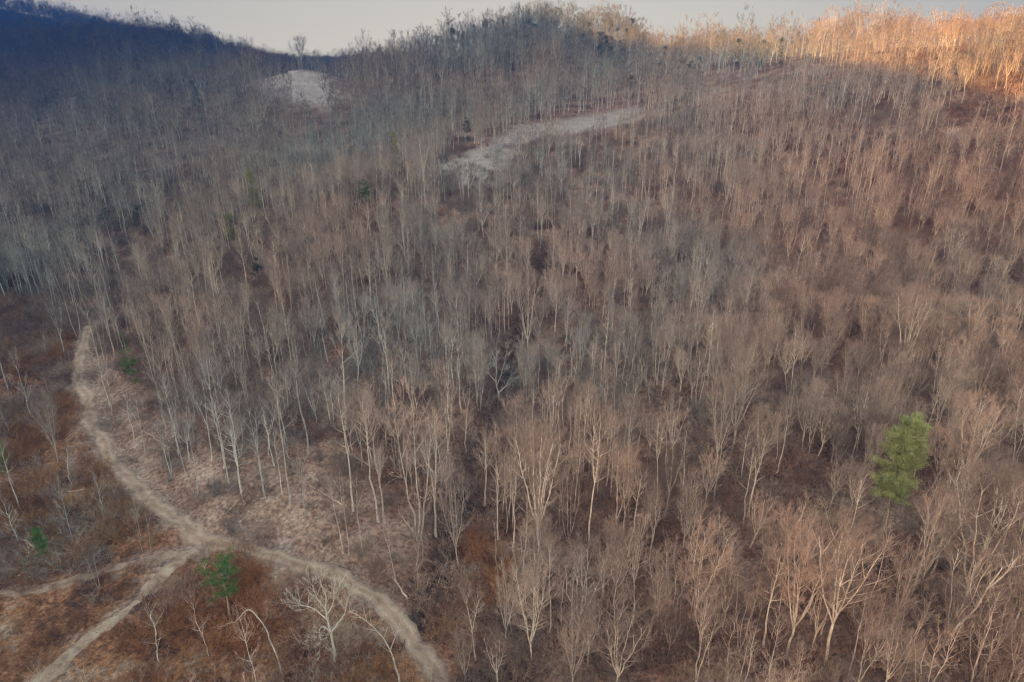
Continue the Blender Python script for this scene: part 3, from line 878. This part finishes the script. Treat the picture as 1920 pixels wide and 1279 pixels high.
# near wood up to ~340 m, far wood beyond
nx, ny, nz, nol, nsf, r1 = wood_points(-230, 260, 52, 345, 3.0, 21)
keep = np.ones(len(nx), bool)
for (hx, hy, _, hh) in placed:
    keep &= np.hypot(nx - hx, ny - hy) > 2.6
# keep the sight lines to picked trees open
hpx = np.array([[*to_px(np.array([hx, hy, z_at(hx, hy)]))[:2], *to_px(np.array([hx, hy, z_at(hx, hy) + hh]))[:2], to_px(np.array([hx, hy, z_at(hx, hy)]))[2]] for hx, hy, _, hh in placed])
px, py, zc = to_px(np.stack([nx, ny, nz], -1))
_, pyt, _ = to_px(np.stack([nx, ny, nz + 14], -1))
for b in hpx:
    lo, hi = min(b[1], b[3]), max(b[1], b[3])
    blk = (zc < b[4] - 1) & (np.abs(px - (b[0] + b[2]) / 2) < 16 + 1500 / b[4]) & (pyt < lo + .62 * (hi - lo) + 40) & (py > hi) & (b[4] < 150)
    keep &= ~(blk & (r1.random(len(nx)) < .35))
nx, ny, nz, nol, nsf, px, py, zc = [a[keep] for a in (nx, ny, nz, nol, nsf, px, py, zc)]
N = len(nx)
hgt = np.empty(N); kind = np.empty(N, int)
mixn = vnoise(nx, ny, 38, 30)
u = r1.random(N) + mixn * .55
east = np.clip((nx + 10 - (170 - ny) * .0) / 90, 0, 1)
roundp = np.where(ny < 185, .14 + .52 * east, .10 + .22 * east)
for i in range(N):
    q = u[i]
    if q < roundp[i]: kind[i] = 5 + r1.integers(3); hgt[i] = r1.uniform(7.5, 12.5)
    elif q < .68: kind[i] = r1.integers(5); hgt[i] = r1.uniform(10, 16.5)
    elif q < .80: kind[i] = 8 + r1.integers(2); hgt[i] = r1.uniform(8, 13)
    else: kind[i] = 10 + r1.integers(3); hgt[i] = r1.uniform(4.5, 9)
sfk = nsf & (r1.random(N) < .8) & (kind >= 5)
kind[sfk] = r1.integers(0, 5, N)[sfk]; hgt[sfk] = r1.uniform(12, 18, N)[sfk]
hgt[nol] *= .6; kind[nol & (kind < 5)] = 10
hgt[ny > 230] *= .95
hgt *= .88
_, pyt2, _ = to_px(np.stack([nx, ny, nz + hgt], -1))
# size in the picture decides which are built one by one
onscreen = (px > -20) & (px < 1940) & (py > 0) & (py < 1400) & (pyt2 < 1240)
size = np.where(onscreen, hgt / zc, 0)
order = np.argsort(-size)
NIND = 300 - len(placed)
one = order[:NIND]
names_k = {0:"pole",1:"pole",2:"pole",3:"pole",4:"pole",5:"round",6:"round",7:"round",8:"clump",9:"clump",10:"young",11:"young",12:"young"}
LAND = [(1014,1048,"big round headed twin trunk tree"), (1547,1250,"spreading golden limbed tree"), (1800,1145,"huge long limbed tree"), (1660,990,"bright pine"),
 (1470,1235,"forked round tan tree"), (1380,1100,"fallen trunk in the lower wood"), (1300,1165,"widest dome crowned tree"), (1085,1215,"twin stemmed fan crowned tree"), (995,1245,"broad grey tree by the hollow"),
 (1168,1010,"dome crowned tree on a long stem"), (785,1013,"cluster of curved pale trunks"), (862,1070,"fan shaped tree at the gully foot"), (545,952,"lowest tall spur tree"),
 (370,935,"forked twin stems above the road"), (433,1172,"green pine by the road junction"), (628,1240,"white many limbed dead tree"), (148,636,"white leaning trunks at the far bend"),
 (18,742,"bright trunk on the valley floor"), (1700,1130,"leaning slim tree with a bent stem"), (1790,935,"thick tan leaning trunk"), (1370,850,"broad pale crowned tree"),
 (662,958,"tall trunk with a bent foot"), (934,765,"white twisted snag in the gully"), (833,1279,"end of the dirt road"), (88,1052,"small green pine in the brush"),
 (400,1020,"road junction"), (1535,683,"golden fallen trunk"), (1690,720,"fan shaped crown above the bright pine"), (1338,890,"small round tree below the broad pale crown"), (902,299,"lone tree in the hillside meadow"), (1155,1310,"wide pinkish crown at the bottom edge")]
ORD = ["nearest", "second", "third", "fourth", "fifth", "sixth", "seventh", "eighth", "ninth", "tenth", "eleventh", "twelfth", "thirteenth", "fourteenth", "fifteenth", "sixteenth", "seventeenth", "eighteenth", "nineteenth", "twentieth"]
def single_out(items):
    """items: (px, py, kind word); a phrase for each that is true of it alone: its rank beside a landmark"""
    best = [(1e9, None)] * len(items)
    for lx, ly, nm in LAND:
        sec = {}
        for q, (a, b_, k_) in enumerate(items):
            dx, dy = a - lx, b_ - ly
            d_ = ("right of" if dx > 0 else "left of") if abs(dx) > abs(dy) * .8 else ("upslope of" if dy < 0 else "downslope of")
            sec.setdefault((d_, k_), []).append((math.hypot(dx, dy), q))
        for (d_, k_), lst in sec.items():
            for r_, (dist_, q) in enumerate(sorted(lst)[:20]):
                cost = dist_ + 60 * r_
                if cost < best[q][0]: best[q] = (cost, "%s %s %s the %s" % (ORD[r_], k_, d_, nm))
    return [b_[1] for b_ in best]
words_k = dict(pole="slender bare tree", round="round crowned bare tree", clump="many stemmed bare tree", young="small thin bare tree")
phrases = dict(zip(one.tolist(), single_out([(px[i], py[i], words_k[names_k[int(kind[i])]]) for i in one])))
for i in one:
    b_ = names_k[int(kind[i])]
    cnt = dict(pole=5, round=4, clump=3, young=3)[b_]
    o = stand("%s%d" % (b_, r1.integers(cnt)), nx[i], ny[i], hgt[i], r1.uniform(0, 6.28), (r1.normal(0, .03), r1.normal(0, .03)), r1.uniform(.85, 1.2))
    tag(o, phrases[int(i)] or words_k[b_] + " in the lower wood", "bare tree", "bare trees of the valley wood")
rest = order[NIND:]
# far wood
fx_, fy_, fz_, fol, fsf, r2 = wood_points(-330, 330, 345, 620, 4.7, 22, True)
gx_, gy_, gz_, gol, gsf, r3 = wood_points(-1000, 900, 620, 1350, 6.8, 23, True)
hx_, hy_, hz_, hol, hsf, r4 = wood_points(-800, -330, 300, 620, 6.0, 24, True)
ix_, iy_, iz_, iol, isf, r5 = wood_points(260, 420, 120, 620, 5.0, 25, True)
jx_, jy_, jz_, jol, jsf, r6 = wood_points(-330, -230, 60, 345, 4.4, 26, True)
ax = np.concatenate([nx[rest], fx_, gx_, hx_, ix_, jx_]); ay = np.concatenate([ny[rest], fy_, gy_, hy_, iy_, jy_]); az = np.concatenate([nz[rest], fz_, gz_, hz_, iz_, jz_])
nf = len(ax) - len(rest)
fk = np.where(r2.random(nf) < .5, 13 + r2.integers(0, 3, nf), 16 + r2.integers(0, 3, nf))
conif = (r2.random(nf) < np.where(vnoise(ax[len(rest):], ay[len(rest):], 60, 40) > .33, .14, .006))
fk[conif] = 19
fh = np.where(fk < 16, r2.uniform(11, 19.5, nf), r2.uniform(9.5, 16, nf)) * np.where(r2.random(nf) < .06, 1.3, 1)
fx2, fy2 = ax[len(rest):], ay[len(rest):]
crest = ((fy2 > 415) & (fy2 < 520) & (fx2 > -170) & (fx2 < 45)) | ((fy2 > 600) & (fx2 < -120))
gapd = np.where(fy2 > 440, np.abs(fx2 / np.maximum(fy2, 1) - kx_ / ky_), 9)      # the saddle behind the knoll carries lower trees
fh = fh * np.where(crest, 1.3, 1.0) * (1 - .38 * np.exp(-(gapd / .085) ** 2))
ak = np.concatenate([kind[rest], fk]); ah = np.concatenate([hgt[rest], fh])
dist = np.hypot(ax, ay)
nearfar = (dist > 255) & (ak < 5); ak[nearfar] = 13 + ak[nearfar] % 3
nearfar = (dist > 255) & (ak >= 5) & (ak < 8); ak[nearfar] = 16 + ak[nearfar] % 3
h0 = np.array([21]*5 + [17]*3 + [15]*2 + [10]*3 + [21]*3 + [17]*3 + [17], float)
asc = ah / h0[ak]
farw = np.where(ak >= 13, 1.2, 1.0)
print("individual", len(placed), "mass", len(ax), "near", N)

def instancer(name, X, Y, Z, K, SC, coll, seed, tilt=.035, wide=(.85, 1.2), fat=1.0):
    r = np.random.default_rng(seed)
    n_ = len(X)
    me = bpy.data.meshes.new(name)
    me.vertices.add(n_); me.vertices.foreach_set("co", np.stack([X, Y, Z], -1).astype(np.float32).ravel())
    a = me.attributes.new("pick", 'INT', 'POINT'); a.data.foreach_set("value", K.astype(np.int32))
    a = me.attributes.new("turn", 'FLOAT_VECTOR', 'POINT')
    a.data.foreach_set("vector", np.stack([r.normal(0, tilt, n_), r.normal(0, tilt, n_), r.uniform(0, 6.28, n_)], -1).astype(np.float32).ravel())
    wd = SC * r.uniform(wide[0], wide[1], n_) * fat
    a = me.attributes.new("size", 'FLOAT_VECTOR', 'POINT'); a.data.foreach_set("vector", np.stack([wd, wd, SC], -1).astype(np.float32).ravel())
    me.update()
    o = obj(name, me)
    ng = bpy.data.node_groups.new(name + "_nodes", 'GeometryNodeTree')
    ng.interface.new_socket("Geometry", in_out='INPUT', socket_type='NodeSocketGeometry')
    ng.interface.new_socket("Geometry", in_out='OUTPUT', socket_type='NodeSocketGeometry')
    gi = ng.nodes.new("NodeGroupInput"); go = ng.nodes.new("NodeGroupOutput")
    ci = ng.nodes.new("GeometryNodeCollectionInfo"); ci.inputs["Collection"].default_value = coll
    ci.inputs["Separate Children"].default_value = True; ci.inputs["Reset Children"].default_value = True
    ip = ng.nodes.new("GeometryNodeInstanceOnPoints"); ip.inputs["Pick Instance"].default_value = True
    def na(nm, typ):
        q = ng.nodes.new("GeometryNodeInputNamedAttribute"); q.data_type = typ; q.inputs["Name"].default_value = nm
        return [s for s in q.outputs if s.enabled and s.name == "Attribute"][0]
    ng.links.new(gi.outputs[0], ip.inputs["Points"]); ng.links.new(ci.outputs[0], ip.inputs["Instance"])
    ng.links.new(na("pick", 'INT'), ip.inputs["Instance Index"])
    e2r = ng.nodes.new("FunctionNodeEulerToRotation"); ng.links.new(na("turn", 'FLOAT_VECTOR'), e2r.inputs[0])
    ng.links.new(e2r.outputs[0], ip.inputs["Rotation"])
    ng.links.new(na("size", 'FLOAT_VECTOR'), ip.inputs["Scale"]); ng.links.new(ip.outputs[0], go.inputs[0])
    md = o.modifiers.new("scatter", 'NODES'); md.node_group = ng
    return o
forest = instancer("forest", ax, ay, az, ak, asc, SRC, 5, fat=farw)
tag(forest, "leafless grey and tan hardwood forest covering the hillsides and ridges", "forest", None, "stuff")

# ------------------------------------------------------------------ undergrowth
BR = bpy.data.collections.new("brush_kinds")
def brush(seed, R=1.0, n=26, h=1.5, twig=None):
    r = np.random.default_rng(seed)
    cb = MB()
    P = np.concatenate([r.normal(0, .35 * R, (n, 2)), np.full((n, 1), -.1)], 1)
    D = unit(np.concatenate([r.normal(0, .5, (n, 2)), np.ones((n, 1))], 1))
    Ln = h * r.uniform(.5, 1.1, n)
    P1 = P + D * Ln[:, None] * .5; P2 = P1 + unit(D + np.concatenate([r.normal(0, .35, (n, 2)), np.zeros((n, 1))], 1)) * Ln[:, None] * .5
    tubes(cb, P, P1, P2, np.full(n, .02), K=3, sides=3)
    L2 = children(r, (P, P1, P2, np.full(n, .02), Ln), 5, .2, 1, .8, .2, .5)
    spikes(cb, L2[0], L2[2], np.full(len(L2[0]), .014))
    L3 = children(r, L2, 3, .2, 1, .8, .1, .6)
    spikes(cb, L3[0], L3[2], np.full(len(L3[0]), .012))
    return cb
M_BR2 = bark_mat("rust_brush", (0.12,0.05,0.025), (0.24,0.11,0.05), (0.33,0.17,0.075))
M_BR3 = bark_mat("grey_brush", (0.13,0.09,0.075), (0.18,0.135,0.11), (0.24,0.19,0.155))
for i in range(9):
    nm = "brush%d" % i
    me = brush(400 + i, R=1 + .3 * (i % 3), n=22 + 4 * (i % 3), h=1.1 + .5 * (i % 3)).mesh(nm, [(M_BR2, M_BRUSH, M_BR3)[i // 3]], False)
    BR.objects.link(bpy.data.objects.new(nm, me))
bx, by, rb = scatter(-200, 220, 50, 300, 1.7, 31)
bz = ground_z(bx, by)
k = visible(bx, by, bz, 2); bx, by, bz = bx[k], by[k], bz[k]
ol = in_poly(bx, by, OPENL) | in_poly(bx, by, GULLY); sf = in_poly(bx, by, SPURFOOT)
p = np.where(ol, np.clip(.75 + vnoise(bx, by, 11, 50) * 1.9, .1, 1), np.where(sf, .07 + .3 * (vnoise(bx, by, 9, 51) > .2), .55))
p = np.where(in_poly(bx, by, MEADOW), .13, p) * np.where(by > 200, .6, 1)
k = (rb.random(len(bx)) < p) & (road_dist(bx, by) > .5)
bx, by, bz, ol, sf = bx[k], by[k], bz[k], ol[k], sf[k]
g = rb.integers(0, 3, len(bx))
tone = np.where(vnoise(bx, by, 8, 52) + rb.normal(0, .15, len(bx)) > .0, 0, 1)
tone = np.where(ol, tone, np.where(rb.random(len(bx)) < .35, 1, 2))
sc_ = rb.uniform(.5, 1.4, len(bx)) * np.where(ol, 1.25, 1.35)
und = instancer("undergrowth", bx, by, bz, tone * 3 + g, sc_, BR, 6, .12, (.9, 1.5))
tag(und, "rusty and grey dry brush covering the ground between the trees", "brush", None, "stuff")
print("brush", len(bx))
#--MORE--
# ------------------------------------------------------------------ evergreens
def evergreen(name, bx_, by_, top, seed, label, leaf, kind_, R, t0, **kw):
    x, y, z = at(bx_, by_)
    h = need_height(x, y, top)
    tb, cb = pine_mesh(seed, H=h, R=R, t0=t0, **kw)
    root = bpy.data.objects.new(name, None); C.objects.link(root); root.location = (x, y, z)
    obj("trunk", tb.mesh("trunk_" + name, [M_PBARK]), root)
    obj("crown", cb.mesh("crown_" + name, [leaf], False), root)
    tag(root, label, kind_, "evergreens among the bare trees")
    return root
evergreen("pine_tree", 433, 1172, 1060, 1, "green tufted pine on a bare grey stem below the road junction", M_GREEN, "pine", 2.7, .5, flat=.55, shape='dome', n=20, r=.2)
evergreen("pine_tree", 88, 1056, 990, 2, "small green pine standing in the rusty brush of the valley floor", M_GREEN, "pine", 1.7, .15, n=18, gap=.25)
evergreen("pine_tree", 1648, 1010, 786, 3, "large bright grey green pine rising above the bare lower wood", M_BLUEG, "pine", 2.8, .34, flat=.4, shape='dome', n=80, puff=60, r=.25, tuft=.5)
evergreen("pine_tree", 686, 402, 346, 4, "small vivid green pine in the middle of the upper wood", M_GREEN, "pine", 2.6, .35, flat=.6, shape='dome', n=18)
evergreen("pine_tree", 482, 412, 316, 5, "tall yellowish green conifer on the upper spur slope", M_OLIVE, "conifer", 3.2, .1, n=34, gap=.2)
evergreen("pine_tree", 432, 462, 406, 6, "round yellow green conifer below the tall yellowish one", M_OLIVE, "conifer", 2.9, .15, flat=.5, shape='dome', gap=.15)
evergreen("pine_tree", 487, 528, 486, 7, "low dark green conifer in a gap of the spur wood", M_DARKN, "conifer", 2.2, .1, n=16, gap=.2)
evergreen("pine_tree", 260, 735, 626, 8, "thin two tiered green conifer above the far bend of the road", M_GREEN, "conifer", 2.2, .2, n=18, gap=.45)
evergreen("pine_tree", 746, 338, 250, 9, "narrow olive conifer half hidden left of the hillside meadow", M_OLIVE, "conifer", 2.2, .15, gap=.3)
evergreen("conifer_tree", 92, 215, 150, 10, "dark broad conifer high on the left slope of the valley", M_DARKN, "conifer", 4.5, .1, n=34)
evergreen("conifer_tree", 716, 152, 84, 11, "dark conifer spire on the low saddle of the skyline", M_DARKN, "conifer", 2.7, .1, n=30)
evergreen("conifer_tree", 944, 104, 38, 12, "dark conifer on the skyline at the shoulder of the central peak", M_DARKN, "conifer", 3.2, .2)
evergreen("conifer_tree", 964, 100, 36, 13, "second dark conifer nearer the top of the central peak", M_DARKN, "conifer", 3.0, .2)
evergreen("conifer_tree", 1303, 118, 26, 14, "tallest dark conifer on the sunlit skyline", M_DARKN, "conifer", 2.3, .2)
evergreen("conifer_tree", 1342, 114, 34, 15, "conifer on the sunlit skyline just beyond the tallest one", M_DARKN, "conifer", 3.0, .2)
evergreen("conifer_tree", 1392, 112, 36, 16, "broad conifer at the end of the row on the sunlit skyline", M_DARKN, "conifer", 3.4, .2)
evergreen("conifer_tree", 1277, 116, 40, 17, "small conifer where the sunlit row on the skyline begins", M_DARKN, "conifer", 2.6, .2)

evergreen("conifer_tree", 876, 268, 222, 19, "dark green conifer behind the lone meadow tree", M_DARKN, "conifer", 2.4, .05)
evergreen("conifer_tree", 533, 141, 120, 20, "dark cone shaped conifer on the pale knoll", M_DARKN, "conifer", 2.6, .02)
evergreen("conifer_tree", 6, 884, 826, 21, "yellow green conifer at the edge of the brushy valley floor", M_OLIVE, "conifer", 2.0, .1, gap=.2)
evergreen("conifer_tree", 205, 425, 392, 22, "low dark evergreen in the hollow of the left valley", M_DARKN, "conifer", 3.2, .02, gap=.2)
evergreen("conifer_tree", 262, 420, 388, 23, "low dark evergreen beside the other in the left valley hollow", M_DARKN, "conifer", 3.0, .02, gap=.2)

# ------------------------------------------------------------------ dead and crooked trees
def crooked(name, base, leads, label, cat, seed, bark, R=1.2, t0=.45, nl1=7, k=(3, 3, 1), sides=7, **kw):
    x, y, z = at(*base)
    rg = np.random.default_rng(seed)
    L = []
    for pts, r0, r1 in leads:
        p = smooth_line(pts, .8)
        p = p + rg.normal(0, .035, p.shape); t = np.linspace(0, 1, len(p))
        L.append((p, r0 + (r1 - r0) * t))
    tb, cb = grow(seed, L, R, t0=t0, nl1=nl1, k2=k[0], k3=k[1], k4=k[2], th=(60, 35), sides=sides, r1f=.2, **kw)
    root = bpy.data.objects.new(name, None); C.objects.link(root); root.location = (x, y, z)
    obj("trunk", tb.mesh("trunk_" + name, [bark]), root)
    obj("crown", cb.mesh("crown_" + name, [bark if bark is M_DEAD else M_TWIG], False), root)
    return tag(root, label, cat, "crooked and dead trees")
crooked("dead_tree", (628, 1240), [([(0,0,-.3),(.05,0,3),(-.1,0,6),(-.3,0,8.5),(-.1,.1,11),(-.5,0,13.5)], .2, .03),
    ([(0,0,5),(1.0,.2,6.4),(2.0,.3,8.0),(2.6,.3,10.5)], .12, .02), ([(-.3,0,8),(.6,.2,9.5),(1.1,0,12.5)], .1, .02),
    ([(-.2,0,7.2),(-1.6,.2,8.6),(-3.0,0,9.6),(-4.3,.1,9.9)], .1, .02), ([(-.3,0,9),(-1.2,-.2,11),(-1.5,0,13)], .08, .02),
    ([(0,0,5),(-.9,.2,5.9),(-1.5,.3,5.2),(-1.6,.3,3.2)], .07, .02)],
    "bleached white tree with many bare upcurved limbs below the road", "dead tree", 501, M_DEAD, R=1.9, t0=.3, nl1=9, k=(5, 4, 1))
crooked("bent_tree", (532, 1268), [([(0,0,-.3),(-.4,0,3),(-.9,.1,5.5),(-1.2,0,8),(-2.0,.1,9.9),(-2.9,.2,11),(-3.9,.1,10.4),(-4.9,0,9.2),(-6,0,8.9)], .12, .03)],
    "pale tree whose top arches over like a hook in the near brush", "bent tree", 502, M_BARK, R=1.3, t0=.5, nl1=6)
crooked("bent_tree", (752, 1296), [([(0,0,-.3),(-.3,0,3),(-.9,0,6.5),(-2.1,0,9.3),(-3.8,.1,11.4),(-5.2,.1,12.6)], .15, .03), ([(-.9,0,6.5),(0,.1,9),(.6,.1,11)], .08, .02)],
    "pale trunk leaning over the brush beside the end of the road", "bent tree", 503, M_BARK, R=1.8, t0=.35, nl1=9)
crooked("dead_tree", (934, 765), [([(0,0,-.3),(.1,0,3),(-.4,0,6),(-.2,.1,9),(-.8,0,12)], .2, .03), ([(.1,0,3.4),(1.7,.2,5.0),(2.3,.2,6.5),(4.0,.2,6.8)], .13, .02), ([(-.4,0,6),(-1.9,.1,8),(-2.6,.2,11)], .1, .02), ([(-.2,0,5),(1.2,0,9.5),(1.8,0,13)], .1, .02)],
    "white twisted snag with crossing limbs beside the dark gully", "dead tree", 504, M_DEAD, R=1.8, t0=.3, nl1=8, k=(4, 3, 1))
crooked("dead_tree", (1605, 438), [([(0,0,-.3),(.6,0,5),(.9,0,8),(2.3,.2,9.8),(4.3,.1,11)], .22, .04), ([(.9,0,8),(-.6,0,10),(-2,0,13)], .14, .03), ([(2.0,.2,9.6),(1.8,.1,12),(2.4,0,15)], .1, .02)],
    "gnarled golden trunk with snaking limbs high on the sunny side", "dead tree", 505, M_BARK, R=2.0, t0=.35, nl1=8)
crooked("dead_tree", (1180, 425), [([(0,0,-.3),(.4,0,3),(-.6,0,5),(-1.2,0,7.4),(-2.2,.1,8.6)], .2, .04), ([(.2,0,3.5),(2,.1,4.6),(2.9,.1,6)], .1, .03)],
    "short pale broken snag in the upper gully", "dead tree", 506, M_DEAD, R=1.0, t0=.4, nl1=5)
crooked("bent_tree", (1770, 1215), [([(0,0,-.3),(.8,0,3),(2.2,0,5.5),(2.7,0,8.5),(3.6,0,11.5)], .2, .05), ([(2.2,0,5.5),(1.2,.2,7.5),(.8,.2,9)], .07, .02), ([(2.7,0,8.5),(4.2,.2,10.2),(5.2,.2,13)], .1, .02)],
    "smooth pale S curved trunk before the huge spreading tree", "bent tree", 507, M_BARK, R=1.8, t0=.5, nl1=8)

# ------------------------------------------------------------------ fallen trunks
def log(a, b_, r, label, m=None, lift=0.0):
    A_ = np.array(at(*a)); B_ = np.array(at(*b_))
    n_ = 9; t = np.linspace(0, 1, n_)[:, None]
    p = A_ * (1 - t) + B_ * t
    gz = ground_z(p[:,0], p[:,1]) + r * .7
    p[:,2] = np.maximum(gz, np.linspace(gz[0], gz[-1], n_)) + lift * np.sin(t[:,0] * 1.57)
    rg = np.random.default_rng(int(a[0] * 7 + a[1])); p[1:-1, :2] += rg.normal(0, .12, (n_ - 2, 2))
    mb = MB(); path_tube(mb, p, r * (1 - .65 * t[:,0]), 7)
    mb.add(*[(lambda v: (v, [[0,1,2],[0,2,3],[0,3,4],[0,4,5],[0,5,6]]))(mb.v[0][:7].copy())][0])
    N_ = 9
    s = rg.uniform(.35, 1, N_); P, T = sample_path(p, s)
    D = unit(T + rg.normal(0, .8, (N_, 3)) + np.array([0, 0, .5])); Ln = rg.uniform(.5, 2.2, N_)
    tubes(mb, P, P + D * Ln[:,None] * .5, P + unit(D + [0,0,.3]) * Ln[:,None], np.full(N_, r * .3), K=3, sides=4)
    tag(obj("fallen_log", mb.mesh("fallen_log", [m or M_BARK])), label, "fallen log", "fallen trunks on the ground")
log((642,952),(578,912),.13,"long thin fallen trunk propped on the slope beside the bent foot tree")
log((423,968),(462,932),.12,"fallen trunk lying on the pink leaf slope above the road")
log((450,986),(500,957),.14,"fallen trunk nearest the road on the pink leaf slope")
log((66,1030),(4,994),.12,"fallen trunk running to the small green pine in the brush")
log((580,1216),(545,1197),.15,"pale log in the brush between the hooked tree and the white tree", M_DEAD)
log((318,842),(272,812),.16,"dark fallen limb at the top of the bare pink bank")
log((764,1128),(736,1084),.15,"pale fallen trunk at the edge of the road above the gully foot")
log((784,1012),(748,964),.12,"thin trunk fallen against the cluster of curved pale trunks")
log((2,822),(48,778),.17,"dark log lying on the brushy valley floor", M_PBARK)
log((130,925),(180,918),.1,"thin fallen stick beside the orange brush near the road")
log((1562,686),(1512,681),.2,"golden fallen trunk in the middle of the warm slope", M_DEAD)
log((1400,1090),(1340,1070),.15,"fallen trunk in the lower wood beside the widest dome crowned tree")
log((30,1082),(80,1060),.1,"thin fallen pole on the flat beside the grassy lane")

# ------------------------------------------------------------------ haze
hm = bpy.data.materials.new("evening_haze"); hm.use_nodes = True
hn = hm.node_tree
for q in list(hn.nodes):
    if q.type == 'BSDF_PRINCIPLED': hn.nodes.remove(q)
pv = hn.nodes.new("ShaderNodeVolumePrincipled")
pv.inputs["Color"].default_value = (0.018, 0.072, 0.26, 1)
pv.inputs["Density"].default_value = 0.0006
hn.links.new(pv.outputs[0], [q for q in hn.nodes if q.type == 'OUTPUT_MATERIAL'][0].inputs["Volume"])
hb = MB()
xa, xb_, ya, yb_ = GX[0] - 5, GX[-1] + 5, GY[0] - 5, GY[-1] + 5
z0_, z1_ = float(GZ.min()) - 1, float(GZ.max()) + 30
hb.add([(xa,ya,z0_),(xb_,ya,z0_),(xb_,yb_,z0_),(xa,yb_,z0_),(xa,ya,z1_),(xb_,ya,z1_),(xb_,yb_,z1_),(xa,yb_,z1_)], None,
       [(0,3,2,1),(4,5,6,7),(0,1,5,4),(1,2,6,5),(2,3,7,6),(3,0,4,7)])
tag(obj("haze", hb.mesh("haze", [hm], False)), "thin blue evening haze filling the valley", "haze", None, "stuff")
